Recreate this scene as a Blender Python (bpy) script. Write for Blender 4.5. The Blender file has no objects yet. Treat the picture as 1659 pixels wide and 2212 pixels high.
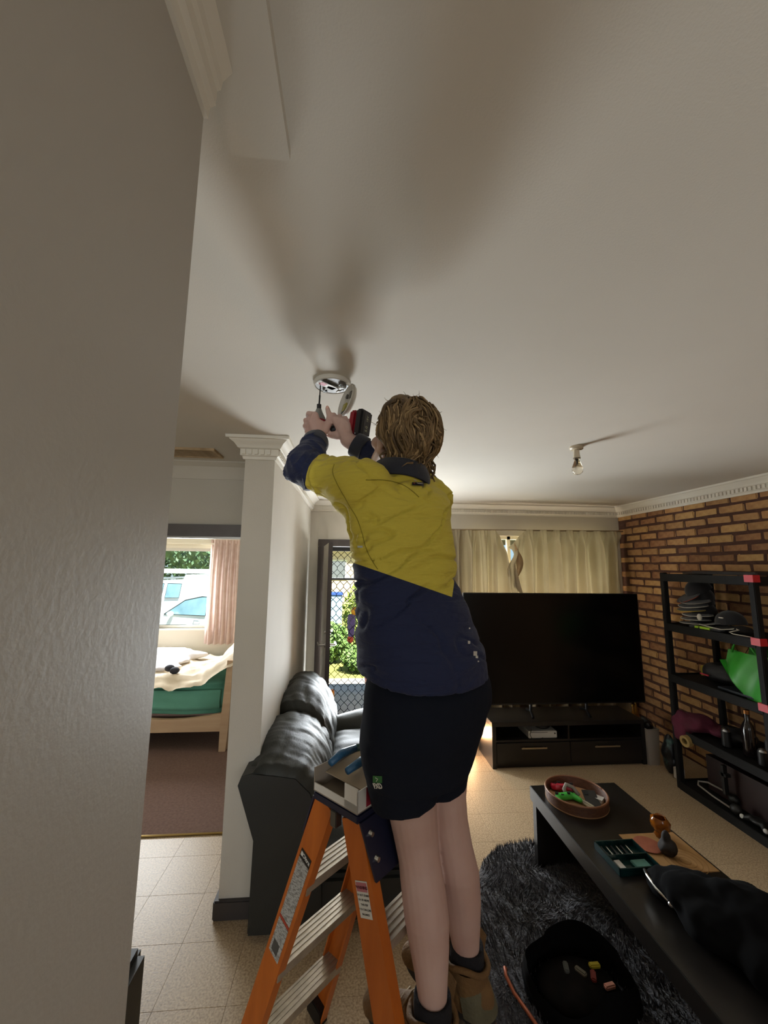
import bpy, bmesh, math, random
from mathutils import Vector, Matrix, noise
from mathutils.bvhtree import BVHTree
random.seed(7)
sc = bpy.context.scene
col = sc.collection
V = Vector
PI = math.pi

# ---------------------------------------------------------------- camera
CAM = V((0, 0, 1.7))
def cam_axes(yaw, pitch, roll):
    f = V((math.sin(yaw)*math.cos(pitch), math.cos(yaw)*math.cos(pitch), math.sin(pitch)))
    r = V((math.cos(yaw), -math.sin(yaw), 0)); u = r.cross(f)
    c, s = math.cos(roll), math.sin(roll)
    return c*r+s*u, -s*r+c*u, f
cr, cu, cf = cam_axes(math.radians(4.72), math.radians(7.81), math.radians(.66))
cd = bpy.data.cameras.new('camera'); cam = bpy.data.objects.new('camera', cd); col.objects.link(cam)
cd.sensor_fit = 'HORIZONTAL'; cd.sensor_width = 36; cd.lens = 36*845/1659; cd.clip_start = .02
m = Matrix.Identity(4)
for i in range(3):
    m[i][0], m[i][1], m[i][2], m[i][3] = cr[i], cu[i], -cf[i], CAM[i]
cam.matrix_world = m
sc.camera = cam

# ---------------------------------------------------------------- world, sun, daylight, added fill
w = bpy.data.worlds.new('world'); sc.world = w; w.use_nodes = True
nt = w.node_tree; bg = nt.nodes['Background']
sky = nt.nodes.new('ShaderNodeTexSky'); sky.sky_type = 'HOSEK_WILKIE'; sky.turbidity = 3.0
sky.sun_direction = V((.30, -.42, .85)).normalized(); sky.ground_albedo = .4
nt.links.new(sky.outputs[0], bg.inputs[0]); bg.inputs[1].default_value = 3.0
sd = bpy.data.lights.new('sun', 'SUN'); sd.energy = 15; sd.angle = .01; sd.color = (1, .95, .86)
so = bpy.data.objects.new('sun', sd); col.objects.link(so)
so.rotation_euler = V((.30, -.42, .85)).to_track_quat('Z', 'Y').to_euler()
def area(name, loc, aim, sx, sy, power, color=(1, 1, 1), spread=180):
    l = bpy.data.lights.new(name, 'AREA'); l.shape = 'RECTANGLE'; l.size = sx; l.size_y = sy
    l.energy = power; l.color = color; l.spread = math.radians(spread)
    o = bpy.data.objects.new(name, l); col.objects.link(o); o.location = loc
    o.rotation_euler = (V(loc)-V(aim)).to_track_quat('Z', 'Y').to_euler()
    return o
area('daylight_front_door', (.12, 4.405, .92), (.05, 2.0, 1.55), .72, 1.7, 94, (.90, .96, 1))
area('daylight_bedroom_window', (-2.25, 4.93, 1.42), (-1.9, 3.0, 1.2), 1.0, .9, 60, (.92, .97, 1))
area('daylight_living_window', (2.05, 4.42, 1.5), (2.05, 3.0, 1.9), 1.6, 1.0, 34, (1, .84, .66))
area('added_fill_rear', (1.0, -2.45, 1.45), (.6, 1.2, 1.4), 1.5, 1.0, 13, (1, .96, .9))  # fill lamp added behind the camera to brighten the worker's back
area('added_fill_hall', (-1.3, -2.45, 1.45), (-1.0, 1.5, 1.3), 1.1, 1.0, 24, (.90, .96, 1))  # second added fill lamp, brightens the hall and the partition end
sc.view_settings.view_transform = 'Standard'; sc.view_settings.look = 'None'
sc.view_settings.gamma = 1; sc.view_settings.use_curve_mapping = False
sc.view_settings.exposure = 0.3
sc.cycles.use_denoising = True
sc.cycles.max_bounces = 7; sc.cycles.diffuse_bounces = 4; sc.cycles.sample_clamp_indirect = 6
sc.cycles.caustics_reflective = False; sc.cycles.caustics_refractive = False

# ---------------------------------------------------------------- materials
def lin(h):
    h = h.lstrip('#'); c = [int(h[i:i+2], 16)/255 for i in (0, 2, 4)]
    return tuple((x/12.92 if x <= .04045 else ((x+.055)/1.055)**2.4) for x in c)+(1,)
MATS = {}
def M(name, c, rough=.6, metal=0., c2=None, vs=6., bump=0., bs=60., spec=.5, detail=4, rnd=0., trans=0., alpha=1., stretch=None, emit=None, thr=None, coat=0, sheen=0, contrast=1.):
    """procedural material: two-tone noise colour, fine bump, optional per-object variation"""
    if name in MATS: return MATS[name]
    mt = bpy.data.materials.new(name); mt.use_nodes = True; n = mt.node_tree.nodes; l = mt.node_tree.links
    b = n['Principled BSDF']; b.inputs['Roughness'].default_value = rough; b.inputs['Metallic'].default_value = metal
    b.inputs['Specular IOR Level'].default_value = spec
    c1 = lin(c); tc = n.new('ShaderNodeTexCoord'); vec = tc.outputs['Object']
    if stretch:
        mp = n.new('ShaderNodeMapping'); mp.inputs['Scale'].default_value = stretch; l.new(vec, mp.inputs[0]); vec = mp.outputs[0]
    out = None
    if c2:
        nz = n.new('ShaderNodeTexNoise'); nz.inputs['Scale'].default_value = vs; nz.inputs['Detail'].default_value = detail; l.new(vec, nz.inputs[0])
        r = n.new('ShaderNodeValToRGB'); e = r.color_ramp.elements
        e[0].color = c1; e[1].color = lin(c2); e[0].position = .5-.22/contrast; e[1].position = .5+.22/contrast
        if thr: e[0].position, e[1].position = thr
        l.new(nz.outputs['Fac'], r.inputs[0]); out = r.outputs[0]
    if rnd:
        oi = n.new('ShaderNodeObjectInfo'); hs = n.new('ShaderNodeHueSaturation'); mr = n.new('ShaderNodeMapRange')
        mr.inputs[3].default_value = 1-rnd; mr.inputs[4].default_value = 1+rnd; l.new(oi.outputs['Random'], mr.inputs[0]); l.new(mr.outputs[0], hs.inputs['Value'])
        if out: l.new(out, hs.inputs['Color'])
        else: hs.inputs['Color'].default_value = c1
        out = hs.outputs[0]
    if out: l.new(out, b.inputs['Base Color'])
    else: b.inputs['Base Color'].default_value = c1
    if bump:
        nb = n.new('ShaderNodeTexNoise'); nb.inputs['Scale'].default_value = bs; nb.inputs['Detail'].default_value = 5; l.new(vec, nb.inputs[0])
        bp = n.new('ShaderNodeBump'); bp.inputs['Strength'].default_value = bump; bp.inputs['Distance'].default_value = .01
        l.new(nb.outputs['Fac'], bp.inputs['Height']); l.new(bp.outputs[0], b.inputs['Normal'])
    if trans:
        b.inputs['Transmission Weight'].default_value = trans; b.inputs['IOR'].default_value = 1.45
    if coat: b.inputs['Coat Weight'].default_value = coat
    if sheen: b.inputs['Sheen Weight'].default_value = sheen
    if alpha < 1: b.inputs['Alpha'].default_value = alpha
    if emit: b.inputs['Emission Color'].default_value = c1; b.inputs['Emission Strength'].default_value = emit
    MATS[name] = mt
    return mt
def cloth_translucent(name, c, c2, t, vs=14, bump=.2, bs=300):
    mt = M(name, c, .85, c2=c2, vs=vs, bump=bump, bs=bs, spec=.2)
    n = mt.node_tree.nodes; l = mt.node_tree.links; b = n['Principled BSDF']
    tr = n.new('ShaderNodeBsdfTranslucent'); mx = n.new('ShaderNodeMixShader'); mx.inputs[0].default_value = t
    if b.inputs['Base Color'].links: l.new(b.inputs['Base Color'].links[0].from_socket, tr.inputs[0])
    l.new(b.outputs[0], mx.inputs[1]); l.new(tr.outputs[0], mx.inputs[2])
    l.new(mx.outputs[0], n['Material Output'].inputs[0])
    return mt
def window_glass(name, tint='#f4fbfa'):
    mt = bpy.data.materials.new(name); mt.use_nodes = True; n = mt.node_tree.nodes; l = mt.node_tree.links
    n.remove(n['Principled BSDF']); t = n.new('ShaderNodeBsdfTransparent'); t.inputs[0].default_value = lin(tint)
    g = n.new('ShaderNodeBsdfGlossy'); g.inputs['Roughness'].default_value = .02; f = n.new('ShaderNodeFresnel'); f.inputs[0].default_value = 1.3
    mx = n.new('ShaderNodeMixShader'); l.new(f.outputs[0], mx.inputs[0]); l.new(t.outputs[0], mx.inputs[1]); l.new(g.outputs[0], mx.inputs[2])
    l.new(mx.outputs[0], n['Material Output'].inputs[0]); return mt

# ---------------------------------------------------------------- mesh helpers
class MB:
    def __init__(s, M=None): s.v = []; s.f = []; s.M = M or Matrix.Identity(4)
    def add(s, vs, fs):
        k = len(s.v); s.v += [s.M @ V(p) for p in vs]; s.f += [tuple(i+k for i in f) for f in fs]; return s
    def box(s, lo, hi, bev=0):
        x0, y0, z0 = lo; x1, y1, z1 = hi
        if bev <= 0:
            return s.add([(x0,y0,z0),(x1,y0,z0),(x1,y1,z0),(x0,y1,z0),(x0,y0,z1),(x1,y0,z1),(x1,y1,z1),(x0,y1,z1)],
                         [(3,2,1,0),(4,5,6,7),(0,1,5,4),(1,2,6,5),(2,3,7,6),(3,0,4,7)])
        bm = bmesh.new(); bmesh.ops.create_cube(bm, size=1)
        for v in bm.verts: v.co = V(((x0+x1)/2+v.co.x*(x1-x0), (y0+y1)/2+v.co.y*(y1-y0), (z0+z1)/2+v.co.z*(z1-z0)))
        bmesh.ops.bevel(bm, geom=bm.edges[:], offset=bev, segments=2, affect='EDGES', clamp_overlap=True)
        bm.verts.ensure_lookup_table()
        s.add([v.co.copy() for v in bm.verts], [[v.index for v in f.verts] for f in bm.faces]); bm.free(); return s
    def loft(s, rings, cap=True, closed=True):
        n = len(rings[0]); vs = [p for r in rings for p in r]; fs = []
        for i in range(len(rings)-1):
            for j in range(n if closed else n-1):
                a, b = i*n+j, i*n+(j+1) % n; fs.append((a, b, b+n, a+n))
        if cap and closed:
            fs.append(tuple(reversed(range(n)))); fs.append(tuple(range((len(rings)-1)*n, len(rings)*n)))
        return s.add(vs, fs)
    def tube(s, pts, rad, n=8, cap=True, flat=1.):
        pts = [V(p) for p in pts]; rad = rad if hasattr(rad, '__len__') else [rad]*len(pts)
        rings = []; up = None
        for i, p in enumerate(pts):
            d = (pts[min(i+1, len(pts)-1)]-pts[max(i-1, 0)]).normalized()
            if up is None: up = d.orthogonal().normalized()
            up = (up-d*up.dot(d)).normalized(); sd_ = d.cross(up)
            rings.append([p+(up*math.cos(2*PI*k/n)*flat+sd_*math.sin(2*PI*k/n))*rad[i] for k in range(n)])
        return s.loft(rings, cap)
    def capsule(s, p0, p1, r0, r1, n=12, h=4):
        p0, p1 = V(p0), V(p1); d = p1-p0; L = d.length; d = d/L if L > 1e-6 else V((0, 0, 1))
        up = d.orthogonal().normalized(); sd_ = d.cross(up); rings = []
        for k in range(h+1):
            a = -PI/2+PI/2*max(k, .12)/h; rings.append((p0+d*r0*math.sin(a), r0*math.cos(a)))
        for k in range(h+1):
            a = PI/2*min(k, h-.12)/h; rings.append((p1+d*r1*math.sin(a), r1*math.cos(a)))
        return s.loft([[c+(up*math.cos(2*PI*k/n)+sd_*math.sin(2*PI*k/n))*r for k in range(n)] for c, r in rings])
    def ell(s, c, r, R=None, nu=20, nv=12):
        c = V(c); rings = []; R = R or Matrix.Identity(3)
        for i in range(nv+1):
            a = -PI/2+PI*min(max(i, .08), nv-.08)/nv
            rings.append([c+R @ V((r[0]*math.cos(a)*math.cos(2*PI*k/nu), r[1]*math.cos(a)*math.sin(2*PI*k/nu), r[2]*math.sin(a))) for k in range(nu)])
        return s.loft(rings)
    def cyl(s, p0, p1, r0, r1=None, n=20): return s.tube([p0, p1], [r0, r0 if r1 is None else r1], n)
    def lathe(s, prof, c=(0, 0, 0), n=28, ax=None, cap=True):
        c = V(c); Q = (V(ax).to_track_quat('Z', 'Y').to_matrix() if ax else Matrix.Identity(3))
        return s.loft([[c+Q @ V((r*math.cos(2*PI*k/n), r*math.sin(2*PI*k/n), z)) for k in range(n)] for r, z in prof], cap)
    def prism(s, poly, d):
        d = V(d); poly = [V(p) for p in poly]; n = len(poly)
        return s.add(poly+[p+d for p in poly], [tuple(reversed(range(n))), tuple(range(n, 2*n))]+[(i, (i+1) % n, (i+1) % n+n, i+n) for i in range(n)])
    def grid(s, fn, nu, nv, thick=0):
        vs = [V(fn(i/nu, j/nv)) for j in range(nv+1) for i in range(nu+1)]
        fs = [(j*(nu+1)+i, j*(nu+1)+i+1, (j+1)*(nu+1)+i+1, (j+1)*(nu+1)+i) for j in range(nv) for i in range(nu)]
        return s.add(vs, fs)
    def quad(s, a, b, c, d): return s.add([a, b, c, d], [(0, 1, 2, 3)])
    def mesh(s, name, mats, smooth=False, origin=None):
        me = bpy.data.meshes.new(name); o = V(origin or (0, 0, 0))
        me.from_pydata([tuple(p-o) for p in s.v], [], s.f)
        bm = bmesh.new(); bm.from_mesh(me); bmesh.ops.recalc_face_normals(bm, faces=bm.faces[:]); bm.to_mesh(me); bm.free()
        for mt in (mats if isinstance(mats, (list, tuple)) else [mats]): me.materials.append(mt)
        if smooth: shade(me, smooth)
        return me
    def build(s, name, mats, parent=None, smooth=False, origin=None):
        if origin is None:
            xs = [p.x for p in s.v]; ys = [p.y for p in s.v]; zs = [p.z for p in s.v]
            origin = V(((min(xs)+max(xs))/2, (min(ys)+max(ys))/2, min(zs)))
        me = s.mesh(name, mats, smooth, origin)
        return put(name, me, parent, origin)
def shade(me, smooth):
    for p in me.polygons: p.use_smooth = True
    if smooth is not True:
        me.set_sharp_from_angle(angle=math.radians(smooth))
def world_of(o): return (world_of(o.parent) @ o.matrix_parent_inverse @ o.matrix_basis) if o.parent else o.matrix_basis.copy()
def put(name, data, parent=None, loc=(0, 0, 0), rot=None):
    o = bpy.data.objects.new(name, data); col.objects.link(o); o.location = loc
    if rot: o.rotation_euler = rot
    if parent: o.parent = parent; o.matrix_parent_inverse = world_of(parent).inverted()
    return o
def tag(o, label, cat, group=None):
    o['label'] = label; o['category'] = cat
    if group: o['group'] = group
    return o
def thing(name, label, cat, loc, group=None): return tag(put(name, None, None, loc), label, cat, group)
def struct(o): o['kind'] = 'structure'; return o
def rz(a, loc=(0, 0, 0)): return Matrix.Translation(loc) @ Matrix.Rotation(a, 4, 'Z')
def frame(o, x, y, z):
    m = Matrix.Identity(4)
    for i in range(3): m[i][0], m[i][1], m[i][2], m[i][3] = x[i], y[i], z[i], o[i]
    return m
def remesh(mb, name, mats, voxel, smooth=4, fac=.5):
    """fuse overlapping closed shapes into one continuous skin"""
    me = mb.mesh(name+'_raw', mats); o = bpy.data.objects.new('tmp', me); col.objects.link(o)
    md = o.modifiers.new('r', 'REMESH'); md.mode = 'VOXEL'; md.voxel_size = voxel; md.use_smooth_shade = True
    if smooth: sm = o.modifiers.new('s', 'SMOOTH'); sm.iterations = smooth; sm.factor = fac
    dg = bpy.context.evaluated_depsgraph_get(); dg.update()
    r = bpy.data.meshes.new_from_object(o.evaluated_get(dg)); r.name = name
    bpy.data.objects.remove(o); bpy.data.meshes.remove(me)
    for p in r.polygons: p.use_smooth = True
    return r
def recenter(me, origin):
    o = V(origin)
    for v in me.vertices: v.co -= o
def text_mesh(txt, h, ext=.0004, shear=0, bold=0):
    c = bpy.data.curves.new('t', 'FONT'); c.body = txt; c.size = h; c.extrude = ext; c.align_x = 'CENTER'; c.align_y = 'CENTER'; c.shear = shear; c.offset = bold
    o = bpy.data.objects.new('t', c); col.objects.link(o); dg = bpy.context.evaluated_depsgraph_get(); dg.update()
    me = bpy.data.meshes.new_from_object(o.evaluated_get(dg)); bpy.data.objects.remove(o); bpy.data.curves.remove(c)
    me.materials.clear(); return me
def put_text(name, txt, h, mat_, parent, M4, **k):
    me = text_mesh(txt, h, **k); me.name = name; me.materials.append(mat_)
    o = put(name, me, None); o.matrix_basis = M4
    if parent: o.parent = parent; o.matrix_parent_inverse = world_of(parent).inverted()
    return o
def fbm(p, s, o=3): return noise.fractal(V(p)*s, 1., 2., o)
# ================================================================ the setting
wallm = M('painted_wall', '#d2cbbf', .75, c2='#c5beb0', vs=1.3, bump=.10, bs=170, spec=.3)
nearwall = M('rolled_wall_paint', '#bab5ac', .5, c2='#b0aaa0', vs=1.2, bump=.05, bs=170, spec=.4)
ceilm = M('ceiling_paint', '#d6d1c7', .8, c2='#cec8bd', vs=.9, bump=.08, bs=220, spec=.2)
trimw = M('white_plaster_trim', '#e2dccf', .6, bump=.05, bs=90)
darkwood = M('dark_brown_timber', '#4d4441', .45, c2='#3d3532', vs=9, stretch=(1, 1, .15), bump=.1, bs=40)
skirt = M('dark_skirting', '#3a3432', .5)
def opening_wall(name, lo, hi, holes, mat_, axis):
    """wall box with rectangular holes; axis 'x' = wall runs along x"""
    mb = MB(); i = 0 if axis == 'x' else 1
    cuts = sorted(holes)
    def bx(a0, a1, z0, z1):
        if a1-a0 < 1e-4 or z1-z0 < 1e-4: return
        l = list(lo); h = list(hi); l[i], h[i], l[2], h[2] = a0, a1, z0, z1; mb.box(l, h)
    a = lo[i]
    for (h0, h1, z0, z1) in cuts:
        bx(a, h0, lo[2], hi[2]); bx(h0, h1, lo[2], z0); bx(h0, h1, z1, hi[2]); a = h1
    bx(a, hi[i], lo[2], hi[2])
    return struct(mb.build(name, mat_))
H = 2.4
# floor slab and individual tiles
slab = M('floor_slab', '#8c7a62', .9)
floor = struct(MB().box((-3.2, -2.6, -.12), (3.3, 4.5, -.008)).build('floor', slab))
tile_m = M('speckled_cork_vinyl', '#c2ab8a', .42, c2='#7a5f43', vs=120, detail=4, thr=(.36, .80), rnd=.03, bump=.06, bs=140)
tm = MB().box((-.1372, -.1372, -.008), (.1372, .1372, 0), .0006).mesh('tile', tile_m)
x = -1.957
while x < 3.1:
    y = -.53
    while y < 4.25:
        hall = x < -.45
        if (hall and y < 2.78) or (not hall and (x > -.44 or y < 2.1)):
            if y > .2 and not (x > 1.9 and y < 1.2):
                put('floor_tile', tm, floor, (x, y, 0))
        y += .275
    x += .275
rest = MB()
rest.box((-2.2, -2.5, -.008), (3.09, -.53+.1375+.45, -.0015)); rest.box((1.9, -.1, -.008), (3.09, 1.3, -.0015)); rest.box((2.95, .3, -.008), (3.09, 4.28, -.002)); rest.box((-2.2, .3, -.008), (3.0, 4.28, -.003))
o = rest.build('far_tiles', tile_m, floor); o['kind'] = 'stuff'
carpet_m = M('brown_bedroom_carpet', '#7c6459', .95, c2='#6b554c', vs=60, bump=.6, bs=260, spec=.1)
struct(MB().box((-3.6, 2.83, -.1), (-.6, 5.0, .002)).build('floor_bedroom_carpet', carpet_m))
brass = M('brass_strip', '#a78c55', .35, metal=.8)
st = MB(); st.tube([(-2.2, 2.82, 0), (-.62, 2.82, 0)], .016, 10, flat=.5); struct(st.build('trim_1', brass, smooth=True))
struct(MB().box((-3.6, -2.6, H), (3.35, 5.1, H+.12)).build('ceiling', ceilm))
# walls
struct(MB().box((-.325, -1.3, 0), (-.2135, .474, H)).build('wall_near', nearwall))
struct(MB().box((-.605, 2.2, 0), (-.442, 5.1, H)).build('wall_partition', wallm))
DX0, DX1, DZ = -.30, .56, 1.93
opening_wall('wall_back', (-.442, 4.28, 0), (3.09, 4.5, H), [(DX0, DX1, 0, DZ), (1.25, 2.95, .85, 2.05)], wallm, 'x')
opening_wall('wall_hall', (-2.2, 2.8, 0), (-.605, 2.9, H), [(-1.95, -.66, 0, 1.95)], wallm, 'x')
struct(MB().box((-2.3, -2.6, 0), (-2.2, 2.9, H)).build('wall_hall_side', wallm))
opening_wall('wall_bedroom', (-3.6, 5.0, 0), (-.605, 5.1, H), [(-3.1, -1.69, .93, 1.885)], M('bedroom_wall', '#ddd3c0', .8), 'x')
struct(MB().box((-3.7, 2.8, 0), (-3.6, 5.1, H)).build('wall_bedroom_side', wallm))
struct(MB().box((-3.6, 2.8, 0), (-2.2, 2.9, H)).build('wall_bedroom_near', wallm))
opening_wall('wall_kitchen', (-2.2, -2.6, 0), (3.09, -2.5, H), [(-1.9, -.7, .9, 2.0), (.2, 1.8, .9, 2.0)], wallm, 'x')  # both openings invented, cut for the unseen fill windows
# brick wall: every brick in view is its own piece in a mortar bed
mortar = M('brown_mortar', '#5a3c30', .95, c2='#492f26', vs=30, bump=.4, bs=120)
wr = struct(MB().box((3.09, -2.6, 0), (3.3, 4.5, H)).build('wall_right', mortar))
bricks = []
for i, (a, b) in enumerate((('#bb9361', '#956a44'), ('#c59f68', '#a37a4c'), ('#a97d53', '#795038'), ('#bd9564', '#a2744b'))):
    bm_ = M('clinker_brick_%d' % i, a, .85, c2=b, vs=16, rnd=.13, bump=.7, bs=45, contrast=.9)
    mb = MB(); bev = .004
    mb.box((-.02, -.1055, .002), (.0, .1055, .0645), .007)
    me = mb.mesh('brick', bm_); r = random.Random(i)
    for v in me.vertices: v.co += V((0, r.uniform(-.005, .005), r.uniform(-.004, .004)))
    bricks.append(me)
far = [MB() for _ in bricks]
ch = .0795; br = random.Random(3)
for k in range(29):
    z = .012+k*ch
    y = 4.17-(.117 if k % 2 else 0)
    j = 0
    while y > -2.4:
        me = br.choice(bricks)
        if y > 2.30 and not (z < .5 and y < 2.55):
            o = put('brick', me, wr, (3.1035+br.uniform(-.003, .002), y, z)); o.rotation_euler = (br.uniform(-.006, .006), 0, br.uniform(-.01, .01))
        else:
            mb = far[bricks.index(me)]; mb.box((3.083, y-.1055, z+.002), (3.092, y+.1055, z+.0645))
        y -= .2275
for i, mb in enumerate(far):
    o = mb.build('further_bricks', bricks[i].materials[0], wr); o['kind'] = 'stuff'
# cornices with dentils
PROF = [(0, 2.283), (.010, 2.283), (.014, 2.298), (.024, 2.303), (.024, 2.338), (.036, 2.343), (.04, 2.35), (.052, 2.366), (.07, 2.378), (.074, 2.384), (.088, 2.384), (.09, 2.4), (0, 2.4)]
dm = MB().box((-.0095, 0, 0), (.0095, .011, .028)).mesh('dentil', trimw)
NT = [1]
def cornice(p0, p1, n, m0, m1, dent=.034, lim=None, prof=PROF, mat_=None):
    p0, p1, n = V(p0), V(p1), V(n); d = (p1-p0).normalized(); NT[0] += 1
    r0 = [p0+n*o_-d*(m0*o_)+V((0, 0, z)) for o_, z in prof]; r1 = [p1+n*o_+d*(m1*o_)+V((0, 0, z)) for o_, z in prof]
    c = struct(MB().loft([r0, r1]).build('trim_%d' % NT[0], mat_ or trimw, smooth=25))
    if dent:
        L = (p1-p0).length+(.02*(m0+m1)); k = int(L/dent); a = math.atan2(n.x, -n.y)+PI
        for i in range(k):
            t = (i+.5)*dent-.02*m0
            if lim and t > lim: break
            q = p0+d*t+n*.023
            put('dentil', dm, c, (q.x, q.y, 2.307), (0, 0, a))
    return c
cornice((-.442, 2.2, 0), (-.442, 4.28, 0), (1, 0, 0), 1, -1)
cornice((-.605, 2.2, 0), (-.442, 2.2, 0), (0, -1, 0), 1, 1)
cornice((-.442, 4.28, 0), (3.09, 4.28, 0), (0, -1, 0), -1, -1)
cornice((3.08, 4.28, 0), (3.08, 1.6, 0), (-1, 0, 0), -1, 0)
cornice((3.08, 1.6, 0), (3.08, -2.5, 0), (-1, 0, 0), 0, 0, dent=0)
cornice((-.2135, .474, 0), (-.2135, -1.3, 0), (1, 0, 0), 0, 0, dent=0, prof=[(0, 2.30), (.006, 2.30), (.008, 2.318), (.015, 2.322), (.015, 2.345), (.02, 2.348), (.022, 2.362), (.034, 2.378), (.038, 2.4), (0, 2.4)])
cornice((-.66, 2.8, 0), (-2.2, 2.8, 0), (0, -1, 0), 0, 0, dent=0, prof=[(0, 2.29), (.008, 2.29), (.02, 2.33), (.05, 2.37), (.1, 2.392), (.1, 2.4), (0, 2.4)], mat_=wallm)
# plaster strip on the ceiling beside the near wall (where the opening's old head was cut away)
struct(MB().box((-.2135, -1.3, 2.378), (-.118, .588, 2.4005)).build('trim_8', ceilm))
# pillar base, hall lintel
struct(MB().box((-.625, 2.18, 0), (-.43, 2.5, .085), .006).build('baseboard_partition', skirt))
struct(MB().box((-2.0, 2.775, 1.885), (-.62, 2.93, 1.968), .003).build('trim_9', M('grey_brown_lintel', '#6a6461', .5, c2='#5f5956', vs=8)))
struct(MB().box((-2.0, 2.79, 1.872), (-.62, 2.8, 1.885)).box((-2.0, 2.83, 1.872), (-.62, 2.84, 1.885)).build('trim_10', M('sliding_track', '#b5b2ac', .35, metal=.7)))
# front door: frame, leaf swung inside, security screen
fr = struct(put('door_1', None, None, (.13, 4.3, 0)))
mb = MB(); mb.box((DX0-.055, 4.262, 0), (DX0+.03, 4.5, DZ-.0305), .004); mb.box((DX1-.03, 4.262, 0), (DX1+.055, 4.5, DZ-.0305), .004); mb.box((DX0-.055, 4.262, DZ-.03), (DX1+.055, 4.5, DZ+.045), .004)
mb.build('door_frame', darkwood, fr)
leafm = M('white_door_paint', '#cfc9bd', .5, c2='#c2bbae', vs=3, bump=.05)
lf = thing('entry_door', 'cream painted entry door leaf swung open into the room', 'door', (DX0+.05, 4.25, .01))
A, B = V((DX0+.045, 4.24, 0)), V((-.166, 3.56, 0)); d = (B-A).normalized(); nn = V((d.y, -d.x, 0))
F4 = frame(A, d, nn, V((0, 0, 1))); L = (B-A).length
leaf = MB(F4).box((0, 0, .012), (L, .036, 1.9), .002).build('door_leaf', leafm, lf)
MB(F4).box((L-.001, -.001, .012), (L+.006, .037, 1.9)).build('door_edge', darkwood, lf)
chrome = M('brushed_chrome', '#c9c7c2', .25, metal=1)
for sgn, off in ((-1, 0), (1, .036)):
    hd = MB(F4); hd.cyl((L-.06, off, 1.0), (L-.06, off+sgn*.008, 1.0), .026); hd.tube([(L-.06, off, 1.0), (L-.06, off+sgn*.05, 1.0), (L-.075, off+sgn*.058, 1.0), (L-.17, off+sgn*.058, 1.0)], .009, 10)
    hd.cyl((L-.06, off, 1.11), (L-.06, off+sgn*.012, 1.11), .016)
    hd.build('door_handle', chrome, lf, smooth=40)
ss = thing('security_screen', 'dark security screen door with diamond grille across the doorway', 'screen door', (.13, 4.44, 0))
sx0, sx1, sy = DX0+.03, DX1-.03, 4.44
blk = M('black_powdercoat', '#121110', .5)
mb = MB(); mb.box((sx0, sy-.015, .01), (sx0+.045, sy+.015, DZ-.03)); mb.box((sx1-.045, sy-.015, .01), (sx1, sy+.015, DZ-.03)); mb.box((sx0, sy-.015, DZ-.075), (sx1, sy+.015, DZ-.03)); mb.box((sx0, sy-.015, .01), (sx1, sy+.015, .12)); mb.box((sx0, sy-.014, 1.535), (sx1, sy+.014, 1.56))
mb.build('screen_frame', blk, ss)
g = MB(); cw, chh = .075, .196
def wav(xc, ph, z0, z1):
    pts = []; z = z0
    while z <= z1+1e-6:
        t = (z/chh+ph) % 1; tri = abs(2*t-1); tri = min(max((tri-.5)*1.35+.5, 0), 1)
        pts.append((xc+(tri-.5)*cw, sy+(.002 if ph else -.002), z)); z += chh/16
    return pts
xx = sx0+.045+cw/2
while xx < sx1-.045:
    for z0, z1 in ((.12, 1.535), (1.56, DZ-.075)):
        g.tube(wav(xx, 0, z0, z1), .0032, 4); g.tube(wav(xx, .5, z0, z1), .0032, 4)
    xx += cw
g.build('diamond_grille', M('matt_black_mesh', '#0a0a0a', .95, spec=.1), ss)
hd = MB(); hd.box((sx0+.008, sy-.035, .96), (sx0+.038, sy-.015, 1.08), .004); hd.tube([(sx0+.023, sy-.03, 1.0), (sx0+.023, sy-.06, 1.0), (sx0+.09, sy-.062, 1.0)], .009, 8); hd.build('screen_handle', chrome, ss, smooth=40)
# living room window behind the curtains and two added fill windows unseen behind the camera, bedroom window
glass = window_glass('window_pane_glass')
alu = M('white_window_frame', '#e4dfd3', .4)
def window(n, x0, x1, z0, z1, y, dep, mids=(), trans=()):
    wd = struct(put('window_%d' % n, None, None, ((x0+x1)/2, y, z0)))
    t = .035; mb = MB(); mb.box((x0, y, z0), (x0+t, y+dep, z1)); mb.box((x1-t, y, z0), (x1, y+dep, z1)); mb.box((x0, y, z0), (x1, y+dep, z0+t)); mb.box((x0, y, z1-t), (x1, y+dep, z1))
    for mx in mids: mb.box((mx-t/2, y, z0), (mx+t/2, y+dep, z1))
    for mz in trans: mb.box((x0, y, mz-t/2), (x1, y+dep, mz+t/2))
    mb.build('window_frame', alu, wd)
    xs = [x0+t]+[v for mx in mids for v in (mx-t/2, mx+t/2)]+[x1-t]
    for a, b in zip(xs[0::2], xs[1::2]):
        MB().box((a, y+dep/2-.002, z0+t), (b, y+dep/2+.002, z1-t)).build('window_pane', glass, wd)
    MB().box((x0-.03, y-.05, z0-.02), (x1+.03, y+.02, z0), .003).build('window_sill', alu, wd)
    return wd
window(1, 1.25, 2.95, .85, 2.05, 4.36, .05, (1.8, 2.4))
window(2, -3.1, -1.69, .93, 1.885, 5.02, .05, (-2.75,))
window(3, .2, 1.8, .9, 2.0, -2.56, .05, (1.0,))  # unseen window, added to house the rear fill lamp
window(4, -1.9, -.7, .9, 2.0, -2.56, .05, (-1.3,))  # unseen window, added to go with the hall fill lamp
# bedroom blind head box / pelmet
struct(MB().box((-3.2, 4.955, 1.885), (-1.64, 5.0, 2.0), .004).box((-3.2, 4.93, 1.93), (-1.64, 4.96, 1.95)).build('trim_11', M('cream_pelmet', '#e5dcc6', .6)))
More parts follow.
